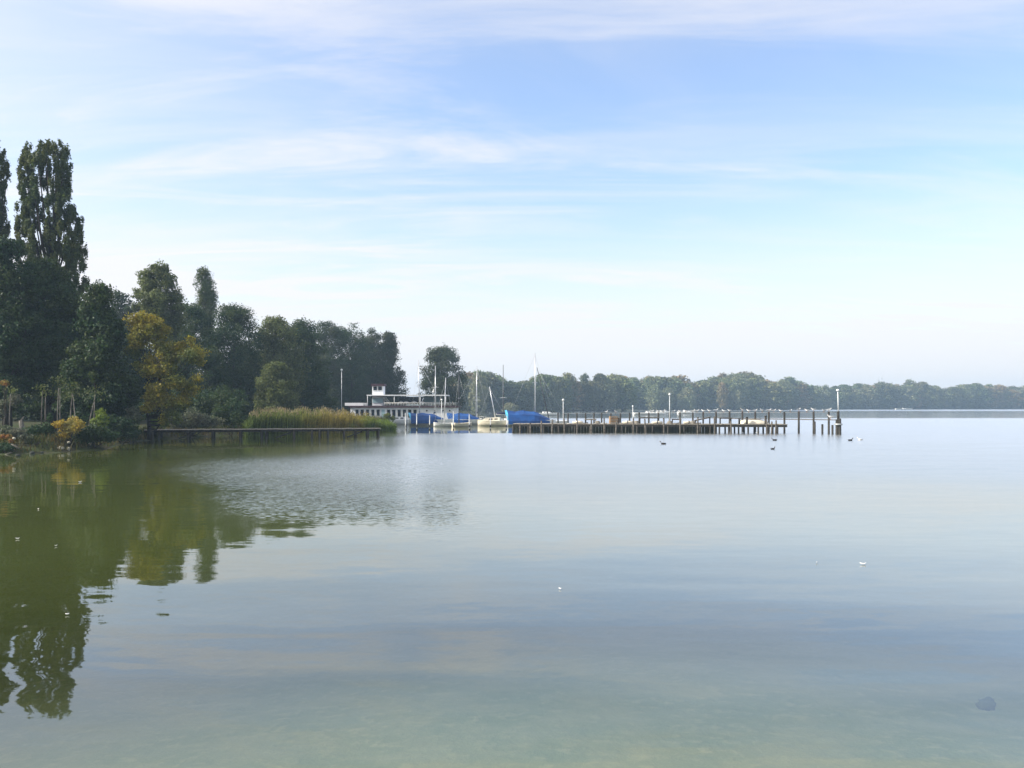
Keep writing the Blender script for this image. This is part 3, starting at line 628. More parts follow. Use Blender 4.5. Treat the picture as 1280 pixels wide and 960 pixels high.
MB().tube([(0, 0, -2.3), (.03, 0, 0), (.0, .01, 1.0)], [.075, .07, .06], 9).build('shaft', M['old_wood'], U)
MB().tube([(0, .01, 1.0), (0, .01, 1.03)], [.065, .045], 9).build('cap', M['old_wood'], U)
front = [(651, -.25), (664, -.2), (677, .0), (691, .1), (706, .15), (722, -.1), (739, .15), (755.5, .2), (770, .05), (791, .2), (806, .15), (829, .22), (849, .25), (871, .3), (892, .35)]
for i, (px, dz) in enumerate(front):
    p = on_pier(px, -.55); rz = random.uniform(0, 6)
    lab = ORD[len(front) - 1 - i] + ' pale mooring post from the right, along the front of the pier'
    if i == 0: U.location = (p.x, p.y, dz); U.rotation_euler = (0, 0, rz); U['label'] = lab
    else: o = dup(U, (p.x, p.y, dz), rz, label=lab); o.rotation_euler = (random.uniform(-.05, .05), random.uniform(-.06, .06), rz)
# short stakes near the right end
for i, (px, off, h) in enumerate([(913, -.2, .0), (957.5, -.25, .05), (964, -.3, -.05), (969, -.35, .05)]):
    p = on_pier(px, off); o = dup(U, (p.x, p.y, h), i, label=ORD[i] + ' short stake from the left at the open right end of the pier', group='short stakes at the pier end')

# back row of dark posts: equal steps, running away to the left
def back(t_): return Vector((25.3 - 14 * t_, 65 + 16 * t_, 0))
def back_t(px): k = (px - 640) / F; return (25.3 - k * 65) / (14 + k * 16)
bp = [697.5, 704.5, 710, 721, 732, 742.5, 752, 763.5, 775.5, 787, 799, 811, 823, 837, 850, 866, 879, 895, 912, 928, 944, 961, 980.5, 998.5, 1017, 1036]
Q = None; tops = {}
for i, px in enumerate(bp):
    t_ = back_t(px); p = back(t_); ztop = 1.74 - .30 * min(1, t_ / 1.4) + random.uniform(-.04, .04); tops[px] = (p, ztop)
    if Q is None:
        Q = thing('dark_post', 'farthest left dark post of the receding row behind the pier', 'post', (0, 0, 0), 0, 'dark posts in a row behind the pier')
        MB().tube([(0, 0, -2.6), (0, 0, 0)], [.085, .08], 9).build('shaft', M['wet_wood'], Q)
        MB().tube([(0, 0, 0), (0, 0, .03)], [.088, .06], 9).build('cap', M['wet_wood'], Q); Q.location = (p.x, p.y, ztop)
    else:
        o = dup(Q, (p.x, p.y, ztop), i)
        o['label'] = ORD[max(0, 21 - i)] + ' dark post behind the pier, counting left from the pier end'
        if px > 975: o['label'] = ORD[25 - i] + ' free-standing dark post left of the lamp beyond the pier end'; o['group'] = 'free-standing posts beyond the pier end'
# rails between the posts
rl = thing('rail', 'low pale rail joining the dark posts behind the pier', 'rail', tuple(back(.0)))
m1, m2 = MB(), MB(); o0 = back(0)
for i in range(20):
    a = back(.0 + i * .08) - o0; b_ = back(.0 + (i + 1) * .08) - o0
    if i < 6: m1.box(((a + b_) / 2 + Vector((0, .0, 1.12))), ((b_ - a).length + .03, .05, .07), rot=math.atan2((b_ - a).y, (b_ - a).x))
m2.tube([back(0) - o0 + Vector((0, 0, 1.70)), back(.5) - o0 + Vector((0, 0, 1.62)), back(1.0) - o0 + Vector((0, 0, 1.52)), back(1.42) - o0 + Vector((0, 0, 1.43))], .014, 6)
m1.build('board', M['old_wood'], rl); m2.build('cable', M['steel'], rl)
for i, (px, h) in enumerate([(1015.5, .95), (1025, .75), (1033, .85), (1037.5, .7)]):
    t_ = back_t(px); p = back(t_) + Vector((0, -.5, 0)); o = dup(Q, (p.x, p.y, h), i, label=ORD[i] + ' short dark stake from the left between the free-standing posts', group='short dark stakes beyond the pier')
# end post with the lamp
p = at(1048, 543, 65); p.z = 0
E = thing('dolphin', 'thick cluster of dark piles carrying the tall white lamp at the far end', 'piles', tuple(p))
for a in range(4):
    an = a * math.pi / 2 + .4; MB().tube([(math.cos(an) * .17, math.sin(an) * .17, -2.4), (math.cos(an) * .12, math.sin(an) * .12, 1.05 + .06 * a)], [.13, .12], 9).build('pile', M['wet_wood'], E)
MB().tube([(0, 0, 1.0), (-.02, 0, 1.78)], .10, 9).build('upper_post', M['wet_wood'], E)
MB().tube([(0, 0, .72), (0, 0, .84)], .30, 12).build('band', M['steel'], E)

# ================================================================== lamps
def lamp(label, px, Y, z0, row, rad=.035, bowl=.17, lean=0.0, name='lamp_post'):
    x = gx(px, Y); zt = gz(row, Y)
    T = thing(name, label, 'lamp', (x, Y, z0)); h = zt - z0
    MB().tube([(0, 0, 0), (lean * h * .5, 0, h * .5), (lean * h, 0, h)], [rad, rad * .85, rad * .7], 8).build('pole', M['lamp_white'], T)
    q = MB(); q.tube([(lean * h, 0, h - .02), (lean * h, 0, h + .05), (lean * h, 0, h + .13), (lean * h, 0, h + .17)], [bowl * .55, bowl, bowl * .75, bowl * .15], 12); q.build('lamp_head', M['lamp_white'], T)
    return T
lamp('tall white lamp leaning slightly on the thick piles at the far end', 1048, 65, 1.70, 489, .045, .13, -.03)
p = on_pier(704, 1.6); lamp('slim white lamp on the pier right of the big blue cover', 704, p.y, .74, 501, .03, .10)
p = on_pier(837, 1.6); lamp('slim white lamp on the middle of the pier, in front of the pale far trees', 837, p.y, .74, 494, .03, .10)
p = on_pier(791, 1.6); lamp('short white post lamp on the pier left of the middle', 791, p.y, .74, 509, .03, .06)
lamp('tall grey lamp post left of the clubhouse, behind the reeds', 427, 96, .9, 463, .035, .14)
lamp('white lamp in front of the clubhouse, between the two blue covers', 552, 88, .2, 500.5, .04, .12)

# ================================================================== clubhouse
YB = 120; kx = YB / F
def bxp(m, p0, p1, r0, r1, y0, y1):
    """box spanning pixel columns p0..p1 and rows r0..r1 at the facade, from depth y0 to y1"""
    x0, x1 = (p0 - 500) * kx, (p1 - 500) * kx; z0, z1 = gz(r1, YB), gz(r0, YB)
    m.box(((x0 + x1) / 2, (y0 + y1) / 2, (z0 + z1) / 2), (x1 - x0, y1 - y0, z1 - z0)); return m
H = thing('clubhouse', 'low white clubhouse with a small lookout tower and a roof terrace', 'clubhouse', (gx(500, YB), YB, 0))
bxp(MB(), 438, 571, 509.5, 524, 0, 6).build('wall', M['wall_white'], H)
rf = bxp(MB(), 436, 573, 507.2, 509.45, -.25, 6.3).build('roof', M['roof_red'], H)
bxp(MB(), 434, 574, 524.1, 527.5, -.5, 6.5).build('pontoon', M['wet_wood'], H)
def window(p0, p1, r0, r1, y=0.0, frame=True, parent=H):
    f = bxp(MB(), p0 - .5, p1 + .5, r0 - .5, r1 + .5, y - .05, y + .02).build('window', M['white'], parent)
    bxp(MB(), p0, p1, r0, r1, y - .075, y - .052).build('pane', M['glass'], f)
for c_ in (444.5, 451, 457.6, 464.2, 470.8): window(c_, c_ + 3.8, 512, 519.5)
for c_ in (483.8, 490.3, 497, 503.6, 510.2, 516.8): window(c_, c_ + 4.0, 512, 522)
for c_ in (533.6, 543.6, 553.8, 562.2):
    x = (c_ - 500) * kx; z = gz(513.2, YB); f = MB().tube([(x, -.05, z), (x, .03, z)], .16, 14).build('porthole', M['white'], H); MB().tube([(x, -.08, z), (x, -.045, z)], .115, 14).build('pane', M['glass'], f)
dr = bxp(MB(), 477, 481, 512, 523.9, -.04, .02).build('door', M['panel_blue'], H)
# tower
tw = bxp(MB(), 463, 477.2, 482.3, 507, 1.5, 3.2).build('tower', M['wall_white'], H)
bxp(MB(), 461.8, 478.5, 479.4, 482.25, 1.3, 3.4).build('tower_roof', M['roof_red'], H)
for c_ in (464.6, 470.7): window(c_, c_ + 4.6, 482.8, 487.6, 1.5)
bxp(MB(), 463.6, 476.8, 497.5, 503.5, 1.44, 1.49).build('tower_panel', M['panel_blue'], H)
bxp(MB(), 462, 479, 493.5, 495.3, 1.2, 3.5).build('tower_band', M['roof_red'], H)
st = MB(); 
for i in range(7): st.box(((479 + i * 1.1 - 500) * kx, 1.4, gz(497.5 + i * 1.35, YB)), (.22, .8, .06))
st.tube([((478 - 500) * kx, 1.0, gz(493, YB)), ((487 - 500) * kx, 1.0, gz(504, YB))], .03, 6); st.build('stair', M['white'], H)
# terrace canopy
bxp(MB(), 458, 559, 493.4, 494.7, .2, 4.6).build('canopy', M['wall_white'], H)
for c_ in (459, 492.5, 525, 557): MB().tube([((c_ - 500) * kx, .3, gz(507.2, YB)), ((c_ - 500) * kx, .3, gz(494.7, YB))], .045, 6).build('canopy_post', M['wall_white'], H)
bxp(MB(), 494, 524, 495.6, 505, 4.2, 4.26).build('hazy_screen', M['glass'], H); bxp(MB(), 526, 547, 495.6, 505, 4.2, 4.26).build('hazy_screen', M['panel_blue'], H)  # panels coloured for the haze and trees seen behind the terrace
rg = MB()
for i in range(46):
    x = (481 + i * 1.95 - 500) * kx; rg.tube([(x, -.1, gz(507.2, YB)), (x, -.1, gz(503.6, YB))], .018, 5)
rg.tube([((480 - 500) * kx, -.1, gz(503.6, YB)), ((571 - 500) * kx, -.1, gz(503.6, YB))], .03, 6); rg.build('railing', M['white'], H)
bxp(MB(), 430, 453.5, 503.5, 507.1, .6, 4).build('annex_wall', M['wall_white'], H)
# terrace parasols (folded white table tops)
tt = None
for i, px in enumerate((501.5, 507.5, 517.5, 527)):
    x = gx(px, YB + 1.5)
    if tt is None:
        tt = thing('terrace_table', 'leftmost round white table on the roof terrace of the clubhouse', 'table', (x, YB + 1.5, gz(507.2, YB)), 0, 'round white tables on the roof terrace')
        MB().tube([(0, 0, 0), (0, 0, .5)], .04, 7).build('leg', M['steel'], tt); MB().tube([(0, 0, .46), (0, 0, .52), (0, 0, .66)], [.48, .5, .12], 14).build('table_top', M['white'], tt)
    else: dup(tt, (x, YB + 1.5, gz(507.2, YB)), i, label=ORD[i] + ' round white table from the left on the clubhouse terrace')
fl_ = thing('flag', 'small white pennant on a staff above the clubhouse canopy', 'flag', (gx(542, YB + 2), YB + 2, gz(493.4, YB)))
MB().tube([(0, 0, 0), (0, 0, 1.1)], .02, 6).build('staff', M['steel'], fl_); MB().add([(0, 0, .35), (-.22, .03, .4), (-.08, .05, .75), (0, 0, 1.0)], [(0, 1, 2, 3)]).add([(0.0, .02, .35), (-.22, .05, .4), (-.08, .07, .75), (0, .02, 1.0)], [(3, 2, 1, 0)]).build('cloth', M['white'], fl_)

# ================================================================== boats
def hull_rings(Lh, Wd, Hh, draft=.18, k=14, sheer=.15, bow=.9):
    rings = []
    for i in range(k):
        u = i / (k - 1); x = -Lh / 2 + Lh * u
        wd = Wd / 2 * (math.sin(math.pi * (.22 + .78 * u)) ** .7 if u < 1 else 0) / 1.0 if u > .45 else Wd / 2 * (.78 + .22 * math.sin(math.pi * u / .9))
        wd = max(wd, .02); h = Hh + sheer * (u - .4) ** 2 * 2; d = draft * math.sin(math.pi * min(1, max(.12, u * .95))) if u < .97 else .0
        rings.append([(x, -wd, h), (x, -wd * .95, h * .45), (x, -wd * .6, -d * .6), (x, 0, -d - .02), (x, wd * .6, -d * .6), (x, wd * .95, h * .45), (x, wd, h)])
    return rings
def boat(label, px, Y, rz, Lh=5.2, Wd=1.8, Hh=.55, hullm='white', cover=None, mast=None, cabin=False, boom=True, cat='sailing boat', name='sailing_boat', group=None, mastm='alu', keelm='red_hull', rail=False):
    T = thing(name, label, cat, (gx(px, Y), Y, .04), rz, group)
    rs = hull_rings(Lh, Wd, Hh); MB().loft(rs, cap=True, close=False).build('hull', M[hullm], T)
    kr = [[(v[0], v[1] * 1.015, v[2]) for v in r_[2:5]] for r_ in hull_rings(Lh * .995, Wd, Hh)]
    kr2 = [[(r_[2][0], r_[2][1] * 1.25, .06), *r_, (r_[2][0], r_[2][1] * -1.25, .06)] for r_ in kr] if False else [[(q[0], q[1], q[2] - .012) for q in r_] for r_ in kr]
    MB().loft(kr2, cap=False, close=False).build('keel', M[keelm], T)
    if not cover:
        k = len(rs); m = MB(); m.add([rs[i][0] for i in range(k)] + [rs[i][6] for i in range(k)], [(i, i + 1, k + i + 1, k + i) for i in range(k - 1)])
        d = m.build('deck', M['cream' if hullm != 'white' else 'white'], T); d.location = (0, 0, -.10 if not cabin else -.02)
        m = MB(); m.tube([rs[i][0] for i in range(k)], .03, 5).tube([rs[i][6] for i in range(k)], .03, 5); m.build('gunwale', M[hullm], T)
    if cabin:
        rc = []
        for x, w, z in ((-.9, .5, .0), (-.85, .55, .42), (.7, .50, .36), (1.3, .30, .04)): rc.append((x, w, z))
        m = MB(); m.loft([[(x, -w, Hh), (x, -w * .85, Hh + z), (x, w * .85, Hh + z), (x, w, Hh)] for x, w, z in rc], smooth=False); cb_ = m.build('cabin', M[hullm], T)
        for xx in (-.45, .15): 
            for s in (-1, 1): MB().box((xx, s * .505, Hh + .22), (.36, .02, .13), tilt=(s * -.15, 0)).build('window', M['glass'], cb_)
    if cover:
        ln, h, w, col, sag = cover; rg_ = []
        for i in range(12):
            u = i / 11; x = -ln / 2 + ln * u - (Lh - ln) * .35
            top = Hh + h * (1 if u < .55 else 1 - .80 * ((u - .55) / .45) ** 1.3) * (.93 + .07 * math.cos(u * 18)); ww = w / 2 * (1 if u < .6 else 1 - .6 * ((u - .6) / .4) ** 1.6)
            lo = Hh * .30
            rg_.append([(x, -ww * 1.04, lo), (x, -ww * 1.04, Hh * .9), (x, -ww * .72, Hh + (top - Hh) * .62), (x + (-.10 if i == 0 else 0), 0, top), (x, ww * .72, Hh + (top - Hh) * .62), (x, ww * 1.04, Hh * .9), (x, ww * 1.04, lo)])
        MB().loft(rg_, cap=False, close=False, smooth=False).build('cover', M['blue_cover'], T)
        e = rg_[0]; e0 = [(v[0] - .22 + (.25 if v[2] < Hh else 0), v[1] * .9, v[2]) for v in e]
        MB().loft([e0, e], cap=False, close=False, smooth=False).add(e0, [(0, 1, 5, 6), (1, 2, 4, 5), (2, 3, 4)]).build('cover_end', M[col], T)
    if mast:
        mx_, mh, lean, sprd = mast
        mm = MB().tube([(mx_, 0, Hh), (mx_ + lean * mh * .5, 0, Hh + mh * .5), (mx_ + lean * mh, 0, Hh + mh)], [.062, .056, .036], 8).build('mast', M[mastm], T)
        if sprd:
            z = Hh + mh * sprd; xx = mx_ + lean * mh * sprd; MB().tube([(xx - .32, -.42, z), (xx, 0, z + .03), (xx + .32, .42, z)], .024, 6).build('spreader', M['alu'], mm)
        st_ = MB(); tp = (mx_ + lean * mh, 0, Hh + mh * .97)
        st_.tube([tp, (Lh / 2 * .95, 0, Hh + .1)], .009, 4).tube([tp, (-Lh / 2 * .95, 0, Hh + .05)], .009, 4); st_.build('rigging', M['steel'], T)
        if boom: 
            b_ = MB().tube([(mx_, 0, Hh + .75), (mx_ - Lh * .42, 0, Hh + .7)], [.05, .045], 7).build('boom', M['alu'], T)
            MB().tube([(mx_ - .1, 0, Hh + .83), (mx_ - Lh * .2, 0, Hh + .86), (mx_ - Lh * .4, 0, Hh + .78)], [.10, .12, .07], 8).build('sail_bundle', M['navy'], T)
    if rail:
        m = MB()
        for s in (-1, 1):
            for i in (9, 10, 11, 12): p_ = rs[i][0 if s < 0 else 6]; m.tube([p_, (p_[0], p_[1] * .95, p_[2] + .42)], .014, 5)
            m.tube([(rs[i][0 if s < 0 else 6][0], rs[i][0 if s < 0 else 6][1] * .95, rs[i][0 if s < 0 else 6][2] + .42) for i in (9, 10, 11, 12, 13)], .014, 5)
        m.build('bow_rail', M['steel'], T)
    return T
boat('sailing boat under a blue cover with a sunlit end, farthest left, red waterline', 539, 96, .12, 5.0, 1.8, .60, 'white', (3.7, .80, 1.8, 'sunlit_cover', 0), (-1.3, 6.8, -.02, .55), boom=False)
boat('sailing boat under a dull blue cover in the middle of the row', 586, 98, -.1, 5.0, 1.8, .60, 'white', (3.5, .75, 1.7, 'navy_blue', 0), (.85, 6.2, .02, .42), boom=False)
boat('big boat under a long bright blue cover with a sunlit end and the tallest mast', 664, 92, .06, 5.4, 2.1, .58, 'white', (4.6, 1.12, 2.15, 'sunlit_cover', 0), (.45, 7.4, -.005, .56), boom=False)
boat('white cabin sailing boat with a mast leaning left, beside the big blue cover', 616, 93, math.pi - .15, 3.4, 1.6, .50, 'cream', None, (-.35, 3.8, .19, None), cabin=True, rail=True)
boat('white open dinghy in front of the farthest left blue cover', 555, 90, math.pi + .35, 2.3, 1.0, .30, 'white', None, (.0, 4.9, -.04, None), name='dinghy', cat='dinghy', boom=False)
boat('cream dinghy with a pale tarpaulin in front of the dull blue cover', 578, 89, .5, 2.2, 1.1, .32, 'cream', None, (-.4, 5.3, .0, .5), name='dinghy', cat='dinghy', boom=False, mastm='dark_mast')
boat('small white motor boat at the left end of the row', 500, 100, .3, 2.9, 1.2, .50, 'white', None, None, cabin=True, name='motor_boat', cat='motor boat')
boat('white sailing boat with a short mast behind the cream dinghy', 596, 104, math.pi / 2, 4.5, 1.7, .5, 'white', None, (0, 3.4, 0, .7), name='sailing_boat', boom=True)
boat('slim mast boat behind the cabin boat, mast with wide white crosstrees', 629, 101, math.pi / 2, 4.8, 1.7, .5, 'white', None, (0, 6.6, 0, .40), mastm='dark_mast')
boat('boat behind the big blue cover with a dark mast leaning left', 688, 97, math.pi, 4.2, 1.6, .42, 'white', None, (.1, 6.2, .235, None), boom=False, mastm='dark_mast')
boat('white sailing boat with a bare mast beside the short lamp', 544, 103, math.pi / 2, 4.6, 1.7, .5, 'white', None, (0, 6.6, .05, .6), boom=True)
for i, (px, row) in enumerate([(507.5, 516), (521, 517), (537, 519), (567, 514), (587, 518), (613, 522), (633, 520)]):
    Y = 84; x = gx(px, Y); z = gz(row, Y)
    T = thing('mooring_pole', ORD[i] + ' slim pale mooring pole from the left, before the moored boats', 'mooring pole', (x, Y, 0), 0, 'slim mooring poles before the boats')
    MB().tube([(0, 0, -2), (random.uniform(-.06, .06), 0, z)], [.06, .05], 8).build('shaft', M['steel'], T); MB().tube([(0, 0, .05), (0, 0, .35)], .075, 8).build('collar', M['wet_wood'], T)
# open rowing boats behind the pier
rb = []
for i, (px, Y, hm, lab) in enumerate([(734, 71.5, 'white', 'long white rowing boat behind the pier, right of the lamp'), (803, 72.3, 'grey_plank', 'grey rowing boat behind the pier by the short post lamp'), (830, 71.8, 'old_wood', 'brown wooden rowing boat behind the middle of the pier'),
                                  (855, 72.2, 'grey_plank', 'grey rowing boat right of the middle lamp'), (714, 72.5, 'old_wood', 'worn rowing boat next to the big blue cover'), (765, 73, 'grey_plank', 'grey rowing boat behind the brown crate')]):
    boat(lab, px, Y, .1 * (i % 3 - 1), 2.9 if i else 3.4, 1.0, .62, hm, None, None, cat='rowing boat', name='rowing_boat')
# far white boats across the bay
for i, (px, Y, l) in enumerate([(812, 205, 'long white boat moored far across the bay, left of the middle lamp'), (829, 240, 'small white boat moored far across the bay beside a longer one'), (858, 235, 'small white boat far across the bay, right of the middle lamp'), (683, 190, 'white boat far behind the big blue cover'), (1130, 520, 'pale boat under the far shore below the red house')]):
    boat(l, px, Y, 0.05, [8, 4, 5, 6, 11][i], 2, .5, 'white', None, None, cabin=True, name='moored_boat', cat='boat')

# ================================================================== things on the pier
def put(px, off=0.9): p = on_pier(px, off); return (p.x, p.y, .765)
c_ = thing('crate', 'brown upright wooden crate on the pier', 'crate', put(767), ang + .2)
MB().box((0, 0, .30), (.62, .5, .58)).build('crate_body', M['brown_box'], c_)
for z in (.08, .30, .52):
    MB().box((0, -.262, z), (.66, .02, .07)).build('slat', M['grey_plank'], c_)
c_ = thing('crate', 'narrow leaning board box beside the brown crate', 'crate', put(773), ang - .3); MB().box((0, 0, .24), (.22, .3, .48), tilt=(0, .25)).build('crate_body', M['old_wood'], c_); MB().box((.0, -.16, .5), (.26, .03, .05)).build('slat', M['grey_plank'], c_)
def table(label, px, w, h, tilt=0.0, m='old_wood', off=.9):
    T = thing('bench', label, 'bench', put(px, off), ang)
    MB().box((0, 0, h), (w, .42, .05), tilt=(0, tilt)).box((0, .0, h - .05), (w * .9, .30, .04), tilt=(0, tilt)).build('seat', M[m], T)
    for s in (-1, 1):
        hh2 = h - s * math.tan(tilt) * w * .42 - .05
        for y_ in (-.16, .16): MB().box((s * w * .42, y_, hh2 / 2), (.06, .06, max(.1, hh2))).build('leg', M['wet_wood'], T)
table('long dark bench on the pier right of the short post lamp', 812, 1.7, .50)
table('slanted loading ramp standing on the pier', 880, 1.35, .42, -.22)
table('low dark bench on the pier near its right end', 909, 1.0, .48, 0)
table('low bench left of the brown crate', 738, 1.0, .36, 0, 'grey_plank')
table('worn bench right of the middle lamp', 847, .8, .38)
T = thing('upturned_dinghy', 'pale dinghy lying upside down on the right end of the pier', 'dinghy', put(944, 1.0), ang)
MB().loft([[(x, -w, .02), (x, -w * .8, h * .7), (x, 0, h), (x, w * .8, h * .7), (x, w, .02)] for x, w, h in ((-1.1, .4, .26), (-.6, .55, .33), (0, .6, .34), (.6, .5, .30), (1.05, .22, .2), (1.25, .04, .08))], close=False).build('hull', M['cream'], T)
MB().tube([(-1.1, 0, .285), (0, 0, .36), (.6, 0, .32), (1.2, 0, .12)], .025, 6).build('keel', M['old_wood'], T)
for i, px in enumerate((925, 934.5, 958)):
    T = thing('bollard', ['shortest', 'middle', 'tallest'][i] + ' of three thick dark bollards on the right end of the pier', 'bollard', put(px, .3), 0, 'bollards on the right end of the pier')
    MB().tube([(0, 0, 0), (0, 0, .42 + .1 * i)], .085, 9).build('shaft', M['wet_wood'], T); MB().tube([(0, 0, .42 + .1 * i), (0, 0, .47 + .1 * i)], [.11, .09], 9).build('cap', M['wet_wood'], T)
for i, px in enumerate((722, 747, 785, 796, 822, 838, 862, 868)):
    T = thing('fender_bundle', ORD[i // 2] + [' pale rolled tarpaulin from the left, lying on the pier', ' heap of pale rope from the left, on the pier'][i % 2], ['tarpaulin', 'rope'][i % 2], put(px, .4 + .12 * (i % 4)), ang + random.uniform(-.4, .4), ['rolled tarpaulins lying along the pier', 'rope heaps lying along the pier'][i % 2])
    T.name = ['rolled_tarpaulin', 'rope_heap'][i % 2]
    if i % 2 == 0: MB().tube([(-.42, 0, .11), (0, .02, .13), (.42, 0, .10)], [.09, .12, .09], 9).build('roll', M['cream'], T); MB().tube([(-.03, .02, .13), (.03, .02, .13)], .13, 9).build('strap', M['navy'], T)
    else:
        m = MB()
        for k in range(4): m.tube([(math.cos(a / 8 * 6.283) * (.24 - .03 * k), math.sin(a / 8 * 6.283) * (.24 - .03 * k), .04 + k * .055) for a in range(9)], .03, 5, cap=False)
        m.build('coil', M['grey_plank'], T)

# ================================================================== birds
def make_gull():
    G = thing('gull', 'white gull standing on the post row behind the pier', 'gull', (0, 0, 0), 0, 'gulls standing on the post row')
    b = MB(); prof = [(-.24, .008, .17), (-.16, .03, .165), (-.06, .058, .16), (.04, .066, .165), (.11, .052, .19), (.145, .036, .23), (.165, .038, .265), (.195, .03, .28), (.222, .012, .275)]
    b.loft([[(x, math.cos(a) * r_, z + math.sin(a) * r_) for a in [k / 10 * 6.283 for k in range(10)]] for x, r_, z in prof]); body = b.build('body', M['gull'], G)
    for s in (-1, 1):
        MB().loft([[(x, s * (y_ + .008), z + h), (x, s * (y_ + .014), z), (x, s * y_, z - h)] for x, y_, z, h in ((.09, .045, .185, .02), (.0, .06, .185, .04), (-.12, .045, .185, .035), (-.27, .012, .18, .008))], close=True).build('wing', M['gull_grey'], G)
        MB().tube([(.02, s * .022, .0), (.01, s * .022, .12)], .007, 5).box((.035, s * .022, .004), (.045, .03, .008)).build('leg', M['beak'], G)
    MB().tube([(.218, 0, .272), (.262, 0, .262)], [.010, .003], 6).build('beak', M['beak'], G)
    return G
G = make_gull(); first = True
perch = []; gn = [0, 0]
for px in (866, 895, 912, 928, 944, 961, 998.5, 1017, 1036, 823, 850): perch.append((tops[px][0], tops[px][1] + .03, True))
def cable_z(t_): return np.interp(t_, [0, .5, 1.0, 1.42], [1.714, 1.634, 1.534, 1.444])
for px in (871, 879.5, 887, 905, 936, 953, 967, 976, 988, 1009, 1030, 842, 857, 829, 815, 770, 758): t_ = back_t(px); perch.append((back(t_), float(cable_z(t_)) + .0, False))
for i, (p, z, onp) in enumerate(sorted(perch, key=lambda q: -q[0].x / q[0].y)):
    rz = random.choice([0, math.pi]) + random.uniform(-.7, .7); s = random.uniform(.8, 1.0)
    lab = ORD[gn[onp]] + (' gull from the right standing on top of a dark post' if onp else ' gull from the right perched on the cable between dark posts'); gn[onp] += 1
    gr = 'gulls on top of the dark posts' if onp else 'gulls on the cable between the posts'
    if first: G.location = (p.x, p.y, z); G.rotation_euler = (0, 0, rz); G.scale = (s,) * 3; G['label'] = lab; G['group'] = gr; first = False
    else: dup(G, (p.x, p.y, z), rz, s, lab, gr)
q = on_pier(1037, 0); t_ = back_t(1038.5); p = back(t_); dup(G, (p.x, p.y, 1.16), 2.5, 1.2, 'gull sitting on the low rail right beside the lamp piles', 'gull on the low rail')
def bird_on_water(label, px, row, white=False, s=1.0, rz=0.0, group=None):
    Y = EYE * F / (row - HR); T = thing('duck' if not white else 'swimming_gull', label, 'duck' if not white else 'gull', (gx(px, Y), Y, -.03), rz, group); T.scale = (s * .75,) * 3
    prof = [(-.23, .012, .15), (-.18, .05, .10), (-.08, .10, .07), (.04, .105, .07), (.13, .07, .10), (.165, .038, .17), (.175, .036, .22), (.20, .042, .255), (.235, .032, .26), (.258, .014, .255)]
    MB().loft([[(x, math.cos(a) * r_, z + math.sin(a) * r_) for a in [k / 10 * 6.283 for k in range(10)]] for x, r_, z in prof]).build('body', M['gull' if white else 'duck'], T)
    MB().loft([[(.255, -.015, .25), (.255, .015, .25), (.255, .01, .262), (.255, -.01, .262)], [(.31, -.014, .240), (.31, .014, .240), (.31, .012, .247), (.31, -.012, .247)]]).build('beak', M['beak'], T)
    for s_ in (-1, 1): MB().loft([[(x, s_ * (y_ + .01), z + h), (x, s_ * (y_ + .016), z), (x, s_ * y_, z - h)] for x, y_, z, h in ((.08, .08, .11, .02), (-.02, .098, .11, .045), (-.14, .06, .12, .03), (-.25, .012, .15, .008))], close=True).build('wing', M['gull_grey' if white else 'duck'], T)
bird_on_water('dark duck swimming in front of the middle of the pier', 829, 555.5, rz=3.0)
bird_on_water('dark duck swimming just below the right end of the pier', 968, 550.8, rz=3.1)
bird_on_water('dark duck swimming nearest, below the pier end', 966, 561.8, s=.8, rz=.4)
bird_on_water('dark duck swimming right of the lamp', 1063, 551, rz=.2)
bird_on_water('white gull swimming right of the lone duck', 1075, 550.3, True, rz=3.0)
bird_on_water('white gull afloat under the right end of the pier', 947, 541, True, s=.8)
# floating feathers
ft = None
for i, (px, row, s, lab) in enumerate([(1079, 706, 1.3, 'white feather floating, the rightmost of the pair on open water'), (1021, 704, .9, 'small white feather floating left of the other on open water'), (700, 737, .8, 'white speck of a feather floating in the middle of the lake'), (84, 769, .7, 'white feather floating on the dark poplar reflection'),
                                       (100, 603, 1.2, 'white feather floating off the left bank'), (48, 637, .8, 'tiny feather floating on the dark water at left'), (22, 674, .8, 'tiny feather floating near the left edge'), (70, 683, .8, 'tiny feather floating right of the one near the left edge')]):
    Y = EYE * F / (row - HR); T = thing('feather', lab, 'feather', (gx(px, Y), Y, .012), i * 1.1, 'white feathers floating on the lake'); T.scale = (s * .6 * (Y / 11) ** .5,) * 3
    MB().loft([[(x, -w, h), (x, 0, h + .012), (x, w, h), (x, 0, h - .006)] for x, w, h in ((-.05, .002, .018), (-.03, .012, .004), (0, .018, .0), (.03, .012, .004), (.05, .003, .016))]).build('vane', M['feather'], T)
    MB().tube([(-.07, 0, .022), (0, 0, .014), (.05, 0, .02)], .0022, 5).build('shaft', M['gull'], T)

# ================================================================== stones, tub and driftwood at the left bank
def stone(label, px, row, r_, Y, m='stone', seed=0, sq=.7, z=None):
    random.seed(seed); b = MB().ball((0, 0, r_ * .35), (r_, r_ * .8, r_ * sq), 11, 8, .13); o = b.build('stone', M[m]); o.location = (gx(px, Y), Y, gz(row, Y) - r_ * .4 if z is None else z); o.rotation_euler = (0, 0, seed)
    return tag(o, label, 'stone')
stone('pale rounded stone in the water below the yellow shrub', 75.5, 560.5, .19, 40.5, seed=1)
stone('small pale stone upright right of the pale rounded stone', 86, 561.5, .08, 40.8, seed=2, sq=1.3)
stone('small pale stone behind the pale rounded stone', 86, 553, .08, 41.2, seed=3)
stone('small whitish stone below the dark shrub on the right', 112, 554, .09, 42.5, seed=4, sq=1.3)
stone('little grey stone at the bank between the plants', 33.5, 560, .07, 39.5, seed=5, sq=1.4)
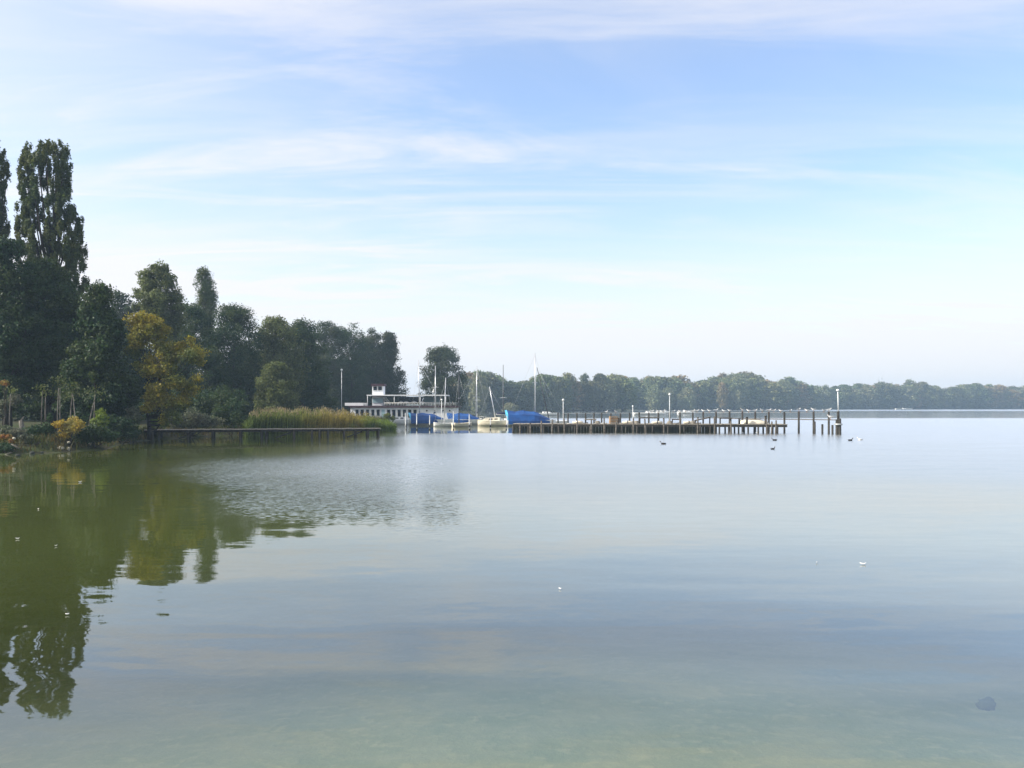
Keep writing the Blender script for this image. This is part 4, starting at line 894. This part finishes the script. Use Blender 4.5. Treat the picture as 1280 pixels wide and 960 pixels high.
stone('pale stone beside the orange blooms', 17.5, 548, .09, 38.7, seed=6)
st_px = [(22, 571, .12), (40, 568, .14), (52, 567, .10), (64, 566, .12), (96, 563, .12), (104, 562, .10), (120, 560, .13), (131, 558, .11)]
for i, (px, row, r_) in enumerate(st_px):
    Y = EYE * F / (row - HR) + .3; s_ = stone(ORD[i] + ' dark wet stone from the left along the left water edge', px, 0, r_, Y, 'dark_stone', 20 + i, z=-.02); s_['group'] = 'dark wet stones along the left bank'
for i, (pts, lab) in enumerate([([(-.02, .0, .10), (.16, .05, .02), (.27, .0, -.06), (.36, .0, -.10)], 'short pale driftwood stick slanting into the water by the dark plant'), ([(-.22, 0, -.02), (0, .02, .03), (.18, .0, .10), (.26, .05, .12)], 'pale bent driftwood branch lowest at the left water edge')]):
    T = thing('driftwood', lab, 'driftwood', at([14, 8][i], [558, 569][i], 38.0 + .1 * i)); MB().tube(pts, [.025, .04, .035, .015], 7).build('branch', M['pale_bark'], T)
    MB().tube([pts[1], (pts[1][0] + .1, -.05, pts[1][2] + .10)], [.018, .006], 5).build('twig', M['pale_bark'], T)
T = thing('tub', 'blue plastic tub beside a pale trunk on the left bank', 'tub', (gx(28, 43), 43, gh(gx(28, 43), 43)))
MB().tube([(0, 0, 0), (0, 0, .04), (0, 0, .42)], [.16, .18, .22], 14).build('body', M['tub_blue'], T); MB().tube([(0, 0, .40), (0, 0, .44)], .235, 14).build('rim', M['tub_blue'], T)
x = gx(27, 43.6); T = thing('tree_stump', 'pale broken trunk standing behind the blue tub', 'trunk', (x, 43.6, gh(x, 43.6) - .05)); MB().tube([(0, 0, 0), (.04, 0, .5), (-.03, 0, 1.0)], [.17, .14, .10], 9).build('trunk', M['pale_bark'], T); MB().tube([(-.03, 0, .95), (.12, 0, 1.2)], [.06, .02], 6).build('branch', M['pale_bark'], T)
x = gx(6, 44); T = thing('bench', 'grey wooden bench at the left edge under the trees', 'bench', (x, 44, gh(x, 44))); MB().box((0, 0, .45), (1.3, .4, .05)).build('seat', M['grey_plank'], T)
for s in (-1, 1): MB().box((s * .5, 0, .22), (.07, .34, .42)).build('leg', M['old_wood'], T)
# submerged stone seen through the shallow water
Y = 5.75; X_ = gx(1233, 5.95) + .1; s_ = MB().ball((0, 0, 0), (.085, .06, .05), 12, 8, .2).ball((.05, .05, .02), (.05, .05, .03), 10, 7, .2).build('submerged_stone', M['dark_stone']); s_.location = (gx(1233, 7.2), 7.2, -.36); s_.scale = (.95, .95, .95)
tag(s_, 'dark stone lying under the shallow water at the lower right', 'stone')

# ================================================================== far shore
rf_ = np.random.default_rng(77)
def far_proto(name, leafm, seed, H, Wd, label, n=3600, size=.34):
    r = np.random.default_rng(seed); cl = crown_auto(0, 0, .8, H, Wd, r, 40, None, 1.0)
    V, Fq = leaves(cl, n, size, r, .9, .75, .3)
    m = MB().tube([(0, 0, -.5), (0, 0, H * .5)], [.4, .2], 6); nt_ = len(V); tv = np.array([tuple(v) for v in m.v]); tf = [f for f in m.f if len(f) == 4]
    o = mesh_np(name, np.vstack([V, tv]), np.vstack([Fq, np.array(tf) + nt_]), None, mats=[M[leafm], M['bark']], mi=[0] * len(Fq) + [1] * len(tf))
    return tag(o, label, 'tree')
PR = {}
def far_tree(kind, px, top, wpx, Y, label, group=None, jit=True):
    H0, W0 = 12.0, 10.0
    key = (kind, int(rf_.integers(0, 4 if kind == 'far_leaf' else 2)))
    x = gx(px, Y); g_ = gh(x, Y); H = gz(top, Y) - g_; Wm = wpx * Y / F
    if key not in PR: o = far_proto('far_tree', kind, 300 + len(PR), H0, W0, label); PR[key] = o
    else: o = PR[key].copy(); COL.objects.link(o)
    o.location = (x, Y, g_); o.scale = (Wm / W0, Wm / W0, H / H0); o.rotation_euler = (0, 0, rf_.uniform(0, 6.28)); o['label'] = label
    if group: o['group'] = group
    return o
LM = [(606, 'behind the left boat masts'), (650, 'left of the big blue cover'), (700, 'around the tallest mast'), (738, 'right of the tallest mast'), (780, 'at the end of the bluish block'), (820, 'left of the middle lamp'),
      (850, 'behind the middle lamp'), (885, 'left of the domed hump'), (925, 'on the domed hump, left half'), (965, 'on the domed hump, right half'), (1005, 'behind the pier end'), (1048, 'just left of the end lamp'), (1090, 'just right of the end lamp'),
      (1125, 'below the thin far masts'), (1165, 'near the reddish house'), (1210, 'right of the reddish house'), (1250, 'toward the right edge'), (1292, 'at the right edge'), (9999, 'beyond the right edge')]
CNT = {}
def belt(p0, p1, Y0, Y1, tops, w, step, kind, label, group, rows=2):
    n = int((p1 - p0) / step); base = kind
    for row in range(rows):
        pts = sorted(p0 + (p1 - p0) * i / n + rf_.uniform(-.3, .3) * step for i in range(n + 1))
        for px in pts:
            u = min(1, max(0, (px - p0) / (p1 - p0))); Y = Y0 + (Y1 - Y0) * u + row * 7 + rf_.uniform(0, 4)
            top = np.interp(px, [a[0] for a in tops], [a[1] for a in tops]) + rf_.uniform(-2.0, 3.5) + (0 if row else rf_.uniform(0, 5))
            ph = next(b_ for a_, b_ in LM if px < a_); key = (ph, row); CNT[key] = CNT.get(key, 0) + 1
            lab = ORD[CNT[key] - 1] + ' ' + ('front', 'second', 'third')[row] + '-rank far tree from the left ' + ph
            top += rf_.choice([0, 0, 0, -2.5, 3]); v = rf_.random(); kind = 'far_pale' if v < .16 else ('far_orange' if v < .26 else base)
            far_tree(kind, px, top + rf_.uniform(-2, 2), w * rf_.uniform(.6, 1.35), Y, lab, group)
belt(566, 700, 292, 330, [(566, 470), (585, 468), (600, 461), (615, 464), (630, 476), (655, 473), (668, 468), (700, 468)], 36, 11, 'far_leaf', 'far bank tree behind the masts of the moored boats', 'far trees behind the masts')
belt(700, 776, 333, 355, [(700, 467), (715, 469), (740, 470), (760, 471), (776, 471)], 30, 9, 'far_leaf', 'far tree of the flat-topped bluish block right of the tall mast', 'far trees of the bluish block')
belt(783, 875, 424, 440, [(783, 476), (800, 472), (830, 469), (850, 471), (870, 479)], 34, 9, 'far_leaf', 'far tree behind the middle lamp of the pier', 'far trees behind the middle lamp')
belt(872, 965, 442, 462, [(872, 478), (890, 470), (908, 467), (935, 467), (950, 474), (965, 480)], 34, 10, 'far_leaf', 'far tree of the domed hump behind the pier end', 'far trees of the domed hump', 3)
belt(960, 1060, 480, 556, [(960, 480), (980, 473), (995, 474), (1010, 481), (1060, 482)], 28, 9, 'far_leaf', 'far tree between the domed hump and the end lamp', 'far trees left of the end lamp')
belt(1055, 1290, 552, 612, [(1055, 481), (1075, 479), (1110, 480), (1135, 479), (1165, 480), (1185, 483), (1210, 482), (1225, 479), (1245, 484), (1260, 480), (1290, 482)], 27, 8, 'far_leaf', 'far tree of the low belt right of the end lamp', 'far trees right of the end lamp')
belt(1290, 1560, 612, 612, [(1290, 480), (1560, 478)], 32, 13, 'far_leaf', 'far tree at the very right end of the belt', 'far trees at the right end')
for a in [('far_pale', 818, 482, 24, 418, 'pale willow-like tree on the far shore left of the middle lamp'), ('far_pale', 834, 484, 18, 420, 'pale tree on the far shore right behind the middle lamp'), ('far_pale', 858, 484, 24, 424, 'pale rounded tree on the far shore right of the middle lamp'),
          ('far_orange', 903, 478, 16, 438, 'orange-tinged tree at the left foot of the domed hump'), ('far_pale', 918, 471, 34, 444, 'pale broad tree crowning the domed hump'), ('far_pale', 655, 478, 26, 318, 'pale tree left of the tallest mast'),
          ('far_pale', 598, 464, 26, 288, 'pale grey-green tree behind the leftmost leaning masts'), ('far_orange', 1158, 486, 20, 585, 'greyish autumn tree right of the red far house'), ('far_pale', 1082, 481, 20, 560, 'pale tree on the far shore just right of the end lamp'), ('far_orange', 812, 470, 20, 436, 'brownish tree top rising left of the middle lamp'),
          ('far_pale', 638, 503, 22, 285, 'low pale bush on the far shore left of the big blue cover')]: far_tree(*a)
# far house and masts
Y = 590; x = gx(1138, Y); T = thing('far_house', 'small reddish house among the trees of the far shore', 'house', (x, Y - 6, gh(x, Y))); zz_ = gz(482, Y) - gh(x, Y)
M['brick'] = mat('brick_wall', (.42, .20, .14), vscale=2, var=.2, rough=.9); M['tile'] = mat('roof_tile', (.30, .09, .05), vscale=2, var=.2, rough=.9)
MB().box((0, 0, (zz_ - 2.2) / 2), (6.0, 6, zz_ - 2.2)).build('wall', M['brick'], T)
MB().add([(-3.3, -3.3, zz_ - 2.2), (3.3, -3.3, zz_ - 2.2), (3.3, 3.3, zz_ - 2.2), (-3.3, 3.3, zz_ - 2.2), (-3.3, 0, zz_), (3.3, 0, zz_)], [(0, 1, 5, 4), (2, 3, 4, 5), (0, 4, 3), (1, 2, 5), (0, 3, 2, 1)]).build('roof', M['tile'], T)
for i in (-1, 1): MB().box((i * 1.4, -3.03, zz_ - 4), (1.1, .08, 1.4)).build('window', M['glass'], T)
for i, (px, row) in enumerate(((1098.5, 471), (1102.5, 469))):
    Y = 700; x = gx(px, Y); h = gz(row, Y); T = thing('radio_mast', ['shorter thin mast far behind the trees right of the end lamp', 'taller thin mast far behind the trees right of the end lamp'][i], 'mast', (x, Y, 3)); MB().tube([(0, 0, 0), (0, 0, h - 3)], [.35, .12], 6).build('shaft', M['steel'], T); MB().box((0, 0, h - 6), (1.2, .3, .3)).build('crossarm', M['steel'], T)

# ================================================================== haze
hz = MB().box((0, 540, 16), (1500, 1240, 40)).build('haze', bpy.data.materials.new('haze'))
mh = hz.data.materials[0]; mh.use_nodes = True; t = mh.node_tree; t.nodes.clear(); o_ = N(t, 'ShaderNodeOutputMaterial')
pv = N(t, 'ShaderNodeVolumePrincipled', inp={'Density': .00060, 'Color': (.54, .76, 1.0, 1), 'Anisotropy': .1}); t.links.new(pv.outputs[0], o_.inputs['Volume'])
tag(hz, 'thin pale morning haze over the lake', 'haze', kind='stuff')
